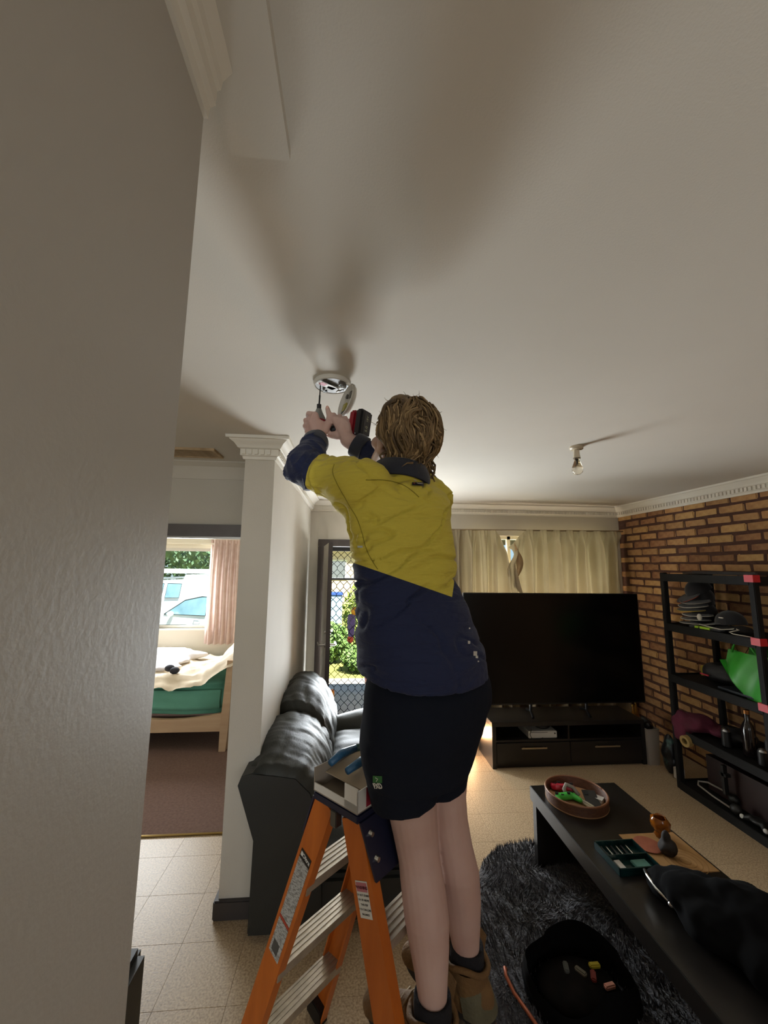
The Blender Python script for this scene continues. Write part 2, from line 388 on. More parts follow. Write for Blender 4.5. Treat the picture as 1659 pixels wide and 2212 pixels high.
# ================================================================ curtains
cur_m = cloth_translucent('satin_cream_curtain', '#b5a88d', '#ac9f84', .16, vs=5)
cur_m.node_tree.nodes['Principled BSDF'].inputs['Roughness'].default_value = .5
def curtain(name, label, x0, x1, z0, z1, y, folds, amp, mat_, seed, cut=None, nu=150, nv=40, group=None, head=.06):
    r = random.Random(seed); ph = [r.uniform(0, 6.28) for _ in range(6)]
    def fn(u, v):
        z = z1+(z0-z1)*v; xw = x0+(x1-x0)*u
        k = min(1, max(0, (v*(z1-z0)-head)/.12)); gath = math.sin(u*folds*3.1*6.28+ph[4])*.006*(1-.6*k)
        f = math.sin(u*folds*6.28+ph[0]+.6*math.sin(u*9+ph[1])+v*1.2*math.sin(ph[2]+u*5))*amp*(.25+.75*k)
        f += math.sin(u*folds*2.3*6.28+ph[3]+v)*amp*.3*k
        xo = .012*math.sin(v*5+u*20+ph[5])*k
        if cut: xw, z, f = cut(u, v, xw, z, f)
        return (xw+xo, y+f+gath-(.012 if abs(v*(z1-z0)-head) < .012 else 0), z)
    t = thing(name, label, 'curtain', ((x0+x1)/2, y, z0), group)
    MB().grid(fn, nu, nv).build('curtain_fabric', mat_, t, smooth=True)
    return t
def cutL(u, v, x, z, f):   # inner top corner of the left panel hangs loose
    k = max(0, (u-.8)/.2)*max(0, 1-v/.22); return x-.05*k, z-.16*k*k, f+.03*k
def cutR(u, v, x, z, f):   # inner edge of the right panel folded back and sagging
    k = max(0, (.14-u)/.14); s = max(0, 1-v/.5)
    return x-.03*k+.05*k*math.sin(v*22)*s, z-.2*k*max(0, 1-v/.35)**2, f-.05*k*abs(math.sin(v*11))*s
tl = curtain('window_curtain', 'cream satin curtain panel with sagging inner corner behind the standing worker', 1.0, 1.715, .12, 2.095, 4.17, 5.3, .052, cur_m, 5, cutL)
tr = curtain('window_curtain', 'wide cream satin curtain panel with torn folded edge next to the brick wall', 1.745, 3.03, .12, 2.112, 4.17, 8, .055, cur_m, 9, cutR, nu=220)
# folded-back torn flap
MB().grid(lambda u, v: (1.765+.085*u*math.sin(min(1, v*1.05)*PI)+.02*v, 4.13-.02*math.sin(u*PI)-.012*v, 1.98-.36*v-.05*u), 8, 16).build('torn_flap', M('curtain_lining', '#b79a72', .8, c2='#a98a63', vs=20), tr, smooth=True)
MB().grid(lambda u, v: (1.745+.1*u*v, 4.125-.014*u, 1.79-.30*v-.1*u*v), 6, 10).build('torn_flap', M('curtain_lining_pale', '#b3a081', .7), tr, smooth=True)
rod = MB(); rod.tube([(.95, 4.175, 2.098), (3.06, 4.175, 2.115)], .007, 8)
tag(rod.build('curtain_rod', M('rod_metal', '#8e7a5c', .5), smooth=True), 'thin rod carrying the cream curtains along the back wall', 'curtain rod')
pk = cloth_translucent('pink_beige_drape', '#e6d3ca', '#d9c0b4', .4)
def pleat(u, v):
    s = math.sin(u*5*6.28); s = math.copysign(abs(s)**.6, s)
    return (-1.70+.345*u+(.02*v)*(u-.2), 4.93+s*(.02+.012*v)+.004*math.sin(v*7+u*30), 1.99-1.23*v)
t = thing('bedroom_curtain', 'dusty pink pleated curtain beside the bedroom window', 'curtain', (-1.53, 4.93, .76))
MB().grid(pleat, 100, 20).build('curtain_fabric', pk, t, smooth=True)
for i in range(5): MB().tube([(-1.68+.07*i, 4.90, 1.99), (-1.675+.07*i, 4.895, 1.945)], .006, 6).build('pinch_pleat', pk, t)
# ================================================================ sofa
lea = M('dark_grey_leather', '#383934', .54, c2='#2a2b27', vs=5, bump=.14, bs=150, spec=.32, stretch=(1, .35, 1))
leas = M('dark_leather_sides', '#23241f', .5, c2='#191a17', vs=4, bump=.1, bs=200)
t = thing('leather_sofa', 'dark grey leather sofa with puffy back cushions along the partition wall', 'sofa', (0, 2.95, 0))
SY0, SY1 = 2.06, 3.50
# reclined back shell (side profile lofted along the sofa)
prof = [(-.43, .04), (-.425, .42), (-.51, .66), (-.495, .70), (-.44, .715), (-.33, .70), (-.25, .56), (-.13, .40), (-.10, .04)]
MB().loft([[(x, y, z) for x, z in prof] for y in (SY0, SY0+.02, SY1-.02, SY1)]).build('back_frame', leas, t, smooth=20)
# back cushions: long soft pillows folded over the top of the shell
CS = [(-.485, .655), (-.45, .715), (-.38, .745), (-.29, .74), (-.20, .70), (-.13, .62), (-.095, .53), (-.11, .44), (-.20, .41), (-.33, .44), (-.43, .53)]
def cross(v):
    k = v*len(CS); i = int(k) % len(CS); f = k-int(k); P = [V((CS[(i+j-1) % len(CS)][0], 0, CS[(i+j-1) % len(CS)][1])) for j in range(4)]
    return .5*((2*P[1])+(P[2]-P[0])*f+(2*P[0]-5*P[1]+4*P[2]-P[3])*f*f+(3*P[1]-P[0]-3*P[2]+P[3])*f**3)
cen = V((-.29, 0, .58))
def cushion(y0, y1, seed, up):
    def fn(u, v):
        e = abs(2*u-1); s = (1-e**6)**.5 if e < 1 else 0; s = .93+.12*s if e < .995 else .6
        d = cross(v)-cen; y = y0+(y1-y0)*u; ang = math.atan2(d.z, d.x)
        cr_ = abs(math.sin((ang*5.5+1.4*math.sin(u*5+seed)+seed)))**7*.014*e**1.2      # creases radiating from the ends
        q = fbm((d.x*2+seed, y*2.2, d.z*2), 3.)*.014-cr_+abs(fbm((d.x, y*3.+seed, d.z), 5.))*-.006
        p = cen+d*(s+q/.2); top = max(0, d.z/.16)
        return (p.x, y+.01*math.sin(ang*3+seed)*(1-e), p.z+(up+.035*math.sin(u*PI))*top)
    return MB().grid(fn, 64, 66)
for i, (a, b) in enumerate(((SY0-.008, SY0+.74), (SY0+.70, SY1-.005))):
    cushion(a, b, i*3.1, .0 if i == 0 else .07).build('back_cushion', lea, t, smooth=True)
MB().prism([(x, SY0-.012, z) for x, z in ((-.425, .04), (-.42, .42), (-.505, .66), (-.49, .70), (-.44, .712), (-.33, .70), (-.24, .685), (-.17, .62), (-.125, .50), (-.105, .36), (-.10, .04))], (0, .04, 0)).build('end_panel', leas, t)
MB().box((-.42, SY0+.005, .05), (.43, SY1-.12, .25), .02).build('seat_base', leas, t, smooth=30)
def seat(y0, y1, sd_):
    def fn(u, v):
        a = 2*PI*v; n = 3.2; c, s = math.cos(a), math.sin(a)
        ex = math.copysign(abs(c)**(2/n), c); ez = math.copysign(abs(s)**(2/n), s); cap = (1-abs(2*u-1)**7)**.4
        px = .165+.305*ex*(.9+.1*cap); pz = .335+.105*ez*cap+.02*math.sin(u*PI)*(1 if ez > 0 else 0)
        py = y0+(y1-y0)*u
        pz += fbm((px*2, py*3, sd_), 3)*.012*(1 if ez > 0 else 0)+.006*math.sin(py*34+px*9)*max(0, ez)*(1-cap*.5)
        return (px, py, pz)
    return MB().grid(fn, 40, 40)
for i, (a, b) in enumerate(((SY0, SY0+.66), (SY0+.66, SY1-.14))):
    seat(a, b, i*4.).build('seat_cushion', lea, t, smooth=True)
def arm(u, v):
    a = 2*PI*v; n = 2.8; c, s = math.cos(a), math.sin(a)
    ey = math.copysign(abs(c)**(2/n), c); ez = math.copysign(abs(s)**(2/n), s); cap = (1-abs(2*u-1)**8)**.4
    px = -.3+.8*u; return (px, SY1-.12+.12*ey*cap, .27+(.24*ez+(.03*math.sin(px*8) if ez > 0 else 0))*cap+fbm((px, ey, ez), 4)*.008)
MB().grid(arm, 40, 40).build('armrest', lea, t, smooth=True)
for x, y in ((-.36, 2.12), (.38, 2.12), (-.36, 3.4), (.38, 3.4)): MB().cyl((x, y, 0), (x, y, .06), .02, .026, 12).build('foot', blk, t)
# ================================================================ television and cabinet
tvb = M('tv_black_plastic', '#0d0d0d', .35); scr = M('tv_screen', '#060606', .22, spec=.35)
t = thing('television', 'huge flat black television standing on the low black cabinet', 'television', (1.91, 3.66, .37))
X0, X1, Z0, Z1, TY = 1.045, 2.756, .468, 1.46, 3.62
MB().box((X0, TY, Z0), (X1, TY+.035, Z1), .004).build('bezel', tvb, t, smooth=30)
MB().box((X0+.008, TY-.0012, Z0+.014), (X1-.008, TY+.003, Z1-.008)).build('screen', scr, t)
MB().box((X0+.25, TY+.03, Z0+.05), (X1-.25, TY+.075, Z0+.6), .012).build('rear_housing', tvb, t)
for x in (1.66, 2.19):
    MB().tube([(x, TY+.02, Z0+.03), (x, TY+.02, .41), (x-.02, TY-.07, .379)], .012, 8).tube([(x, TY+.02, .41), (x+.02, TY+.15, .379)], .012, 8).build('stand_leg', M('dark_metal', '#222', .4, metal=.6) if False else tvb, t)
cabm = M('black_ash_veneer', '#211d1a', .38, c2='#171412', vs=7, stretch=(.15, 1, 1), bump=.05, bs=60)
t = thing('tv_cabinet', 'low black television cabinet with open shelf and two drawers', 'cabinet', (1.94, 3.67, 0))
a0, a1, b0, b1 = 1.24, 2.63, 3.49, 3.85
MB().box((a0, b0, .335), (a1, b1, .37), .002).build('top', cabm, t)
MB().box((a0, b0, 0), (a0+.035, b1, .335)).build('side_panel', cabm, t); MB().box((a1-.035, b0, 0), (a1, b1, .335)).build('side_panel', cabm, t)
MB().box((a0+.035, b1-.02, .03), (a1-.035, b1, .335)).build('back_panel', cabm, t)
MB().box((a0+.035, b0+.01, .205), (a1-.035, b1-.02, .222)).build('shelf', cabm, t)
MB().box((1.925, b0+.012, .222), (1.94, b1-.02, .335)).build('divider', cabm, t)
MB().box((a0+.035, b0+.02, 0), (a1-.035, b1-.02, .035)).build('plinth', cabm, t)
bar = M('satin_metal_bar', '#b7a98f', .35, metal=.9)
for (x0, x1, h0, h1) in ((a0+.038, 1.930, 1.49, 1.717), (1.935, a1-.038, 2.149, 2.38)):
    dr = MB().box((x0, b0-.004, .037), (x1, b0+.016, .203), .002).build('drawer', cabm, t)
    MB().box((h0, b0-.022, .158), (h1, b0-.014, .171), .002).box((h0+.02, b0-.016, .16), (h0+.03, b0-.003, .168)).box((h1-.03, b0-.016, .16), (h1-.02, b0-.003, .168)).build('drawer_handle', bar, dr)
con = thing('game_console', 'white game console box in the open shelf of the cabinet', 'console', (1.71, 3.6, .222))
wp = M('white_plastic', '#c9c7c1', .45)
MB().box((1.578, b0+.03, .224), (1.835, b0+.26, .282), .004).build('console_body', wp, con)
MB().box((1.60, b0+.0285, .27), (1.75, b0+.0305, .273)).build('disc_slot', blk, con); MB().cyl((1.815, b0+.031, .262), (1.815, b0+.027, .262), .006).build('power_button', blk, con)
mb = MB(); mb.lathe([(.0, .0), (.06, .004), (.075, .02), (.06, .036), (0, .04)], (1.74, b0+.12, .283)); tag(mb.build('headset_puck', blk, smooth=True), 'black rounded gadget lying on the white game console', 'gadget')
cb = MB(); cb.tube([(1.60, b0+.02, .30), (1.575, b0-.002, .27), (1.59, b0-.006, .235), (1.66, b0+.0, .226), (1.70, b0+.02, .232)], .003, 6); tag(cb.build('console_cable', blk, smooth=True), 'thin black cable looping in front of the white console', 'cable')
hw = thing('white_heater', 'white upright panel heater glowing behind the cabinet side', 'heater', (1.19, 3.95, 0))
MB().box((1.08, 3.90, .0), (1.222, 4.02, .24), .012).build('heater_body', wp, hw)
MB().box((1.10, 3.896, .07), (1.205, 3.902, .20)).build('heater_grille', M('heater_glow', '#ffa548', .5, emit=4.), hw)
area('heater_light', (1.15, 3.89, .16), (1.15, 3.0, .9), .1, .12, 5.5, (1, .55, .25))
# bin and bags beside the cabinet
bn = thing('waste_bin', 'grey white plastic bin standing beside the cabinet', 'bin', (2.68, 3.55, 0))
mb = MB(); q = [(-.055, -.08), (.055, -.08), (.055, .08), (-.055, .08)]
mb.loft([[(2.685+x*s, 3.54+y*s, z) for x, y in q] for s, z in ((.88, 0), (1, .29), (1.03, .30), (.97, .30), (.86, .02))]); mb.build('bin_body', M('bin_plastic', '#a39a90', .5), bn)
mb = MB(); mb.ell((2.685, 3.55, .305), (.05, .075, .05)); me = remesh(mb, 'bin_liner', M('black_liner', '#151414', .35), .01, 1)
for v in me.vertices: v.co += V((0, 0, fbm(v.co, 14)*.03))
put('bin_liner', me, bn)
def lump(name, label, cat, parts, mat_, vox=.012, amp=.015, fr=10, zmin=None, parent=None, group=None, child=None):
    mb = MB()
    for c, r in parts: mb.ell(c, r)
    me = remesh(mb, name, mat_, vox, 3); c0 = parts[0][0]
    for v in me.vertices:
        n_ = fbm(v.co, fr)*amp+abs(fbm(v.co, fr*.55, 2))*amp; v.co += (v.co-V(c0)).normalized()*n_
        if zmin is not None and v.co.z < zmin: v.co.z = zmin
    zs = min(v.co.z for v in me.vertices); og = V((c0[0], c0[1], zs)); recenter(me, og)
    o = put(name, me, parent, og)
    if label: tag(o, label, cat, group)
    return o
teal = M('teal_print_plastic', '#3c6a62', .4, c2='#5f8f86', vs=18)
o = lump('shopping_bag', 'crumpled black and teal carrier bag on the floor beside the bin', 'bag', [((2.715, 3.33, .13), (.045, .06, .13)), ((2.72, 3.33, .24), (.03, .045, .07))], M('printed_carrier_bag', '#16171a', .35, c2='#5c837c', vs=9, thr=(.52, .66)), zmin=.0)
mb = MB(); mb.box((2.69, 3.215, 0), (2.745, 3.275, .085), .004); o = tag(mb.build('white_carton', M('white_red_print', '#b9b1a6', .6, c2='#8c3530', vs=22, thr=(.62, .66))), 'small white carton with red print beside the shelf post', 'carton')
# small brass candle-like bottles glinting on the cabinet's far end
for i, (x, y) in enumerate(((2.70, 3.72), (2.79, 3.80))):
    b = thing('glass_bottle', ('amber glass bottle with gold cap right behind the bin', 'amber glass bottle with gold cap closest to the brick wall')[i], 'bottle', (x, y, 0), 'amber bottles by the brick wall')
    MB().lathe([(.022, 0), (.024, .01), (.024, .30), (.01, .36), (.009, .40)], (x, y, 0)).build('bottle_body', M('amber_glass', '#8a5a22', .1, spec=.8), b, smooth=40)
    MB().cyl((x, y, .40), (x, y, .42), .011).build('cap', M('gold_cap', '#d8b056', .25, metal=1), b)
# ================================================================ shelving unit
shm = M('black_shelf_resin', '#131211', .7, c2='#0e0d0c', vs=12, spec=.25, bump=.08, bs=120)
t = thing('shelving_unit', 'tall black open shelving unit standing against the brick wall', 'shelf', (2.82, 2.74, 0))
SX0, SX1, SYa, SYb = 2.6, 3.05, 2.36, 3.14
LV = [1.655, 1.255, .855, .455, .055]
posts = [(SX0, SYb), (SX0, SYa), (SX1, SYb), (SX1, SYa)]
for x, y in posts:
    xa = x if x == SX0 else x-.04; ya = y-.04 if y == SYb else y
    MB().box((xa, ya, 0), (xa+.04, ya+.04, 1.67), .004).build('post', shm, t)
for z in LV:
    sh = MB().box((SX0+.002, SYa+.002, z-.03), (SX1-.002, SYb-.002, z-.008)).build('shelf_board', shm, t)
    MB().box((SX0-.004, SYa+.03, z-.055), (SX0+.012, SYb-.03, z+.004), .003).build('front_lip', shm, sh)
    MB().box((SX0+.03, SYb-.012, z-.055), (SX1-.03, SYb+.002, z+.004), .003).build('end_lip', shm, sh)
    MB().box((SX0+.03, SYa-.002, z-.055), (SX1-.03, SYa+.012, z+.004), .003).build('end_lip', shm, sh)
redt = M('red_tape', '#c0202c', .45)
for z in LV[:3]:
    MB().box((SX0-.0055, SYa-.003, z-.035), (SX0+.046, SYa+.058, z+.012), .001).build('red_tape', redt, t)
# clutter on the shelves ------------------------------------------------
capk = M('black_cap_cloth', '#17161a', .85, bump=.2, bs=250, sheen=.3)
def cap_thing(x, y, z, ang, label, piping, tilt=0):
    c = thing('baseball_cap', label, 'cap', (x, y, z), 'caps stacked on the shelf')
    M4 = rz(ang, (x, y, z)) @ Matrix.Rotation(tilt, 4, 'X')
    def dome(u, v): a = 2*PI*u; b = v*PI/2; return (.082*math.cos(b)*math.cos(a), .095*math.cos(b)*math.sin(a), .10*math.sin(b)**.85)
    MB(M4).grid(dome, 28, 10).build('crown', capk, c, smooth=True)
    def brim(u, v): a = PI*(1.12+.76*u); r = .085+.075*v*math.sin(PI*u)**.5 if 0 < u < 1 else .085; return (r*math.cos(a), r*1.12*math.sin(a), .008-.016*v+.012*abs(2*u-1)*v)
    mb = MB(M4); mb.grid(brim, 18, 5); mb.grid(lambda u, v: V(brim(u, v))+V((0, 0, .004)), 18, 5); mb.build('brim', capk, c, smooth=True)
    MB(M4).tube([V(brim(i/18, 1))+V((0, 0, .002)) for i in range(1, 18)], .0028, 5).build('piping', piping, c, smooth=True)
    MB(M4).ell((0, 0, .1), (.007, .007, .005)).build('top_button', capk, c)
    return c
pip = [M('white_piping', '#c9c2b4', .6), M('yellow_piping', '#b9a13a', .6), M('grey_piping', '#8a847a', .6)]
names = ['bottom', 'second', 'third', 'fourth', 'fifth', 'topmost']
for i in range(6):
    cap_thing(2.83-.004*i, 3.0-.012*(i % 3), 1.262+.040*i, 4.75+.12*(i % 3), 'black baseball cap with thin %s piping, %s of the stack on the shelf' % (('white', 'white', 'white', 'yellow', 'white', 'grey')[i], names[i]), (pip[0], pip[0], pip[0], pip[1], pip[0], pip[2])[i], .05*(i-2))
cap_thing(2.80, 2.98, 1.52, 4.4, 'black cap with orange patch tilted on top of the cap stack', M('orange_patch', '#8a3f2a', .7), .5)
rcap = cap_thing(2.80, 2.74, 1.30, 3.6, 'black rounded cap with small white badge beside the cap stack', pip[2], .1)
MB().box((2.714, 2.72, 1.345), (2.722, 2.75, 1.353)).build('white_badge', pip[0], rcap)
o = lump('crumpled_cloth', 'dark crumpled cloth with pale trim lying under the rounded cap', 'cloth', [((2.76, 2.70, 1.275), (.08, .13, .02)), ((2.74, 2.6, 1.28), (.06, .06, .03))], M('dark_cloth', '#1a1716', .9, c2='#7c7266', vs=9, thr=(.6, .75)), zmin=1.256)
cd_ = MB(); cd_.tube([(2.66, 2.86, 1.285), (2.65, 2.78, 1.28), (2.66, 2.68, 1.272), (2.69, 2.6, 1.29), (2.66, 2.55, 1.29), (2.635, 2.60, 1.268), (2.625, 2.56, 1.262), (2.63, 2.44, 1.262)], .004, 6)
tag(cd_.build('white_cable', pip[0], smooth=True), 'thin white cable looping along the shelf front near the caps', 'cable')
tag(MB().ell((2.68, 2.875, 1.335), (.014, .018, .027)).build('white_earphone_case', pip[0], smooth=True), 'small white oval case leaning against the cap stack', 'case')
hv = M('hi_vis_lime', '#a6d22a', .5)
h = thing('hi_vis_strap', 'folded black strap with two lime reflective bands on the shelf edge', 'strap', (2.65, 2.78, 1.256))
MB().box((2.625, 2.66, 1.258), (2.67, 2.92, 1.272), .004).build('strap', capk, h)
MB().box((2.6245, 2.835, 1.259), (2.6252+.03, 2.868, 1.2735), .001).build('lime_band', hv, h); MB().box((2.6245, 2.74, 1.259), (2.6252+.03, 2.825, 1.2735), .001).build('lime_band', hv, h)
tag(MB().box((2.70, 2.42, 1.662), (2.98, 3.02, 1.676), .003).box((2.72, 2.45, 1.676), (2.95, 2.95, 1.684), .002).build('flat_folder', M('dark_folder', '#2a2320', .6)), 'flat dark folder lying on the top of the shelving unit', 'folder')
# third shelf: yellow box, black bag, green shopping bag
yb = thing('yellow_box', 'small yellow box with black mark on the middle shelf', 'box', (2.85, 3.05, .856))
yM = rz(.5, (2.86, 3.06, .856)); MB(yM).box((-.03, -.022, 0), (.03, .022, .075), .003).build('box_body', M('yellow_card', '#b9a936', .6), yb); MB(yM).cyl((-.005, -.0225, .042), (-.005, -.024, .042), .009).build('black_mark', blk, yb)
o = lump('black_backpack', 'black soft backpack with red tag slumped on the middle shelf', 'backpack', [((2.83, 2.84, .93), (.12, .16, .07)), ((2.86, 2.72, .94), (.12, .12, .085)), ((2.80, 2.93, .91), (.06, .07, .05))], M('black_nylon', '#131214', .7, c2='#1c1b1e', vs=12), zmin=.856)
tg = MB(); tg.box((2.69, 2.86, .905), (2.698, 2.93, .915)); tg.build('red_tag', M('red_tag_fabric', '#a8202e', .6), o)
gm = M('green_bag_plastic', '#2f8a2a', .45, c2='#3fa336', vs=4, bump=.15, bs=12)
gb = thing('green_shopping_bag', 'bright green reusable shopping bag with pale print hanging off the middle shelf', 'shopping bag', (2.75, 2.5, .86))
def gfn(u, v):
    y = 2.69-.36*u; z = 1.14-.29*v; x = 2.68-.05*math.sin(v*PI*.7)+.012*math.sin(u*9+v*4)+.07*max(0, .35-u)*(1-v)
    if u < .5: z = max(z, 1.13-.29*min(1, .22+u*1.75))
    return (x, y, z)
MB().grid(gfn, 30, 24).build('bag_front', gm, gb, smooth=True)
MB().grid(lambda u, v: V(gfn(u, v))+V((.17+.02*math.sin(u*7), 0, .02)), 30, 24).build('bag_back', gm, gb, smooth=True)
MB().grid(lambda u, v: V(gfn(1, v))+V((.17*u, .01*math.sin(u*PI), 0)), 8, 24).build('bag_side', gm, gb, smooth=True)
MB().box((2.644, 2.35, .98), (2.65, 2.40, 1.03)).build('pale_print', M('pale_print', '#b9bda2', .6), gb)
MB().tube([(2.68, 2.64, 1.13), (2.67, 2.60, 1.2), (2.67, 2.5, 1.205), (2.68, 2.46, 1.13)], .008, 6).build('bag_handle', gm, gb, smooth=True)
tag(MB().box((2.64, 2.48, .857), (2.78, 2.74, .872), .004).build('dark_laptop', M('dark_blue_grey', '#20252b', .35)), 'thin dark blue grey laptop lying beneath the green bag', 'laptop')
# fourth shelf: maroon cloth, roll of tape, bottles
o = lump('maroon_jumper', 'crumpled maroon jumper draped over the lower shelf corner', 'jumper', [((2.72, 3.02, .52), (.12, .12, .06)), ((2.64, 3.07, .50), (.06, .08, .09)), ((2.78, 2.9, .50), (.08, .1, .04)), ((2.605, 3.06, .43), (.035, .06, .07))], M('maroon_knit', '#5a1730', .9, c2='#45101f', vs=9, bump=.3, bs=160), amp=.018)
rt = thing('tape_roll', 'roll of brown packing tape hanging at the lower shelf corner', 'tape', (2.585, 3.02, .35))
MB().lathe([(.022, -.02), (.04, -.02), (.04, .02), (.022, .02), (.022, -.02)], (2.585, 2.99, .40), ax=(1, .1, .1), cap=False).build('tape_ring', M('tan_tape', '#9c8350', .35), rt, smooth=40)
dg_ = M('dark_bottle_glass', '#191312', .15, spec=.7)
b = thing('wine_bottle', 'dark wine bottle with copper neck ring on the lower shelf', 'bottle', (2.72, 2.62, .456))
MB().lathe([(.036, 0), (.038, .01), (.038, .17), (.03, .2), (.016, .225), (.015, .28)], (2.72, 2.62, .456)).build('bottle_body', dg_, b, smooth=40); MB().cyl((2.72, 2.62, .725), (2.72, 2.62, .75), .0165).build('neck_ring', M('copper', '#b07a4a', .3, metal=1), b)
for i, (x, y, h_) in enumerate(((2.70, 2.77, .10), (2.78, 2.54, .12), (2.68, 2.5, .08))):
    b = thing('spray_can', ('short black spray can beside the wine bottle on the lower shelf', 'black aerosol can with silver cap behind the wine bottle', 'small black tin with silver rim at the near shelf end')[i], 'can', (x, y, .456)); MB().cyl((x, y, .456), (x, y, .456+h_), .028).build('can_body', blk, b, smooth=40); MB().lathe([(.026, 0), (.02, .012), (.01, .02)], (x, y, .456+h_)).build('can_cap', M('silver', '#a9a9a9', .3, metal=1), b)
o = lump('black_bag', 'black crumpled bag lying on the lower shelf behind the jumper', 'bag', [((2.82, 2.8, .51), (.1, .12, .055))], M('black_nylon', '#131214'), zmin=.456)
# bottom shelf: headphones, controller, dark box
bx = thing('dark_crate', 'dark reddish brown crate on the bottom shelf', 'crate', (2.85, 2.72, .056)); cm = M('dark_mahogany', '#2a1512', .5, c2='#1d0e0c', vs=8)
MB().box((2.74, 2.4, .058), (2.76, 3.0, .30)).build('crate_side', cm, bx); MB().box((3.0, 2.4, .058), (3.02, 3.0, .30)).build('crate_side', cm, bx); MB().box((2.76, 2.4, .058), (3.0, 2.42, .30)).build('crate_end', cm, bx); MB().box((2.76, 2.98, .058), (3.0, 3.0, .30)).build('crate_end', cm, bx); MB().box((2.76, 2.42, .058), (3.0, 2.98, .07)).build('crate_base', cm, bx)
hb = thing('headphones', 'black headphones with pale metal band lying on the bottom shelf', 'headphones', (2.66, 2.9, .056))
hp = [(2.63+.05*math.cos(a), 2.90+.09*math.sin(a), .085) for a in [PI*(.1+i*.08) for i in range(12)]]
MB().tube([(2.635, 2.72, .08), (2.625, 2.85, .09), (2.63, 2.97, .10), (2.66, 3.0, .11), (2.70, 2.96, .12), (2.72, 2.82, .12)], .006, 8).build('headband', pip[2], hb, smooth=True)
for c in ((2.64, 2.69, .09), (2.72, 2.78, .10)): MB().ell(c, (.03, .035, .032)).build('ear_cup', blk, hb, smooth=True)
gp = thing('game_controller', 'black game controller with white grips on the bottom shelf', 'controller', (2.66, 2.56, .056))
mb = MB(); mb.ell((2.66, 2.56, .09), (.04, .05, .02)); mb.capsule((2.65, 2.60, .09), (2.63, 2.63, .075), .02, .014); mb.capsule((2.65, 2.52, .09), (2.63, 2.49, .075), .02, .014)
put('controller_body', remesh(mb, 'controller_body', blk, .004, 2), gp)
MB().ell((2.625, 2.635, .08), (.012, .014, .014)).build('white_grip', wp, gp, smooth=True); MB().ell((2.625, 2.485, .08), (.012, .014, .014)).build('white_grip', wp, gp, smooth=True)
tag(MB().box((2.66, 2.78, .13), (2.69, 2.80, .32)).box((2.66, 2.765, .25), (2.70, 2.815, .27)).build('paint_brush', blk), 'black brush standing upright on the bottom shelf', 'brush')
cord = MB(); cord.tube([(3.07, 3.0, 1.24), (3.065, 2.99, 1.1), (3.06, 2.93, 1.02), (3.065, 2.88, 1.1), (3.07, 2.86, 1.24)], .003, 6)
cord.build('cord', M('brown_cord', '#4a2c1e', .7), t, smooth=True)
# ================================================================ coffee table
tab = M('black_table_laminate', '#1e1b19', .30, c2='#171513', vs=5, bump=.03, bs=50, spec=.5)
t = thing('coffee_table', 'long low black coffee table with panel legs on the rug edge', 'table', (1.34, 1.83, 0))
TX0, TX1, TY0, TY1 = 1.085, 1.615, 1.14, 2.435
MB().box((TX0, TY0, .345), (TX1, TY1, .42), .003).build('table_top', tab, t)
MB().box((TX0+.01, TY1-.055, .004), (TX1-.01, TY1-.015, .345)).build('leg_panel', tab, t); MB().box((TX0+.01, TY0+.015, .004), (TX1-.01, TY0+.055, .345)).build('leg_panel', tab, t)
tz = .4205
tray = thing('round_tray', 'round woven brown tray holding game controllers on the coffee table', 'tray', (1.275, 2.27, tz))
wk = M('rattan_brown', '#6b4630', .5, c2='#4c2f20', vs=40, stretch=(1, 1, 4), bump=.4, bs=90)
R0 = .158; tcx, tcy = 1.275, 2.265
MB().lathe([(0, 0), (R0, 0), (R0+.003, .006), (0, .008)], (tcx, tcy, tz), 48).build('tray_base', M('tray_base_wood', '#b58d66', .5), tray, smooth=40)
MB().lathe([(R0-.012, .006), (R0, .004), (R0+.004, .05), (R0-.006, .052), (R0-.012, .006)], (tcx, tcy, tz), 48, cap=False).build('tray_wall', wk, tray, smooth=40)
MB().tube([(tcx+(R0-.001)*math.cos(a), tcy+(R0-.001)*math.sin(a), tz+.053) for a in [2*PI*i/48 for i in range(49)]], .005, 8).build('tray_rim', M('tray_rim', '#7d5338', .45), tray, smooth=True)
def joy(name, label, colr, M4, grp):
    j = thing(name, label, 'controller', M4.translation, grp)
    mb = MB(M4); mb.capsule((-.045, 0, .018), (.045, 0, .018), .017, .017); mb.capsule((-.05, -.004, .016), (-.06, -.045, .012), .018, .013); mb.capsule((.05, -.004, .016), (.06, -.045, .012), .018, .013); mb.box((-.05, -.014, .002), (.05, .018, .034), .004)
    put('shell', remesh(mb, 'shell', colr, .003, 2), j)
    for x, y in ((-.045, .004), (.02, -.008)): MB(M4).cyl((x, y, .032), (x, y, .042), .008, .009, 12).build('thumbstick', blk, j)
    for k in range(4): MB(M4).cyl((.045+.009*math.cos(k*PI/2), .004+.009*math.sin(k*PI/2), .033), (.045+.009*math.cos(k*PI/2), .004+.009*math.sin(k*PI/2), .037), .0035, None, 10).build('button', blk, j)
    MB(M4).box((-.028, -.012, .033), (-.012, -.008, .036)).box((-.022, -.018, .033), (-.018, -.002, .036)).build('direction_pad', blk, j)
    return j
joy('game_pad', 'red game controller leaning in the round brown tray', M('red_plastic', '#c81e3a', .4), rz(2.9, (1.245, 2.345, tz+.012)) @ Matrix.Rotation(.25, 4, 'X'), 'controllers in the tray')
joy('game_pad', 'bright green game controller in the round brown tray', M('green_plastic', '#3fae3f', .4), rz(.15, (1.205, 2.255, tz+.012)) @ Matrix.Rotation(-.1, 4, 'X'), 'controllers in the tray')
hd = thing('headset', 'grey and black curved headset lying between the two game controllers', 'headset', (1.265, 2.30, tz+.02))
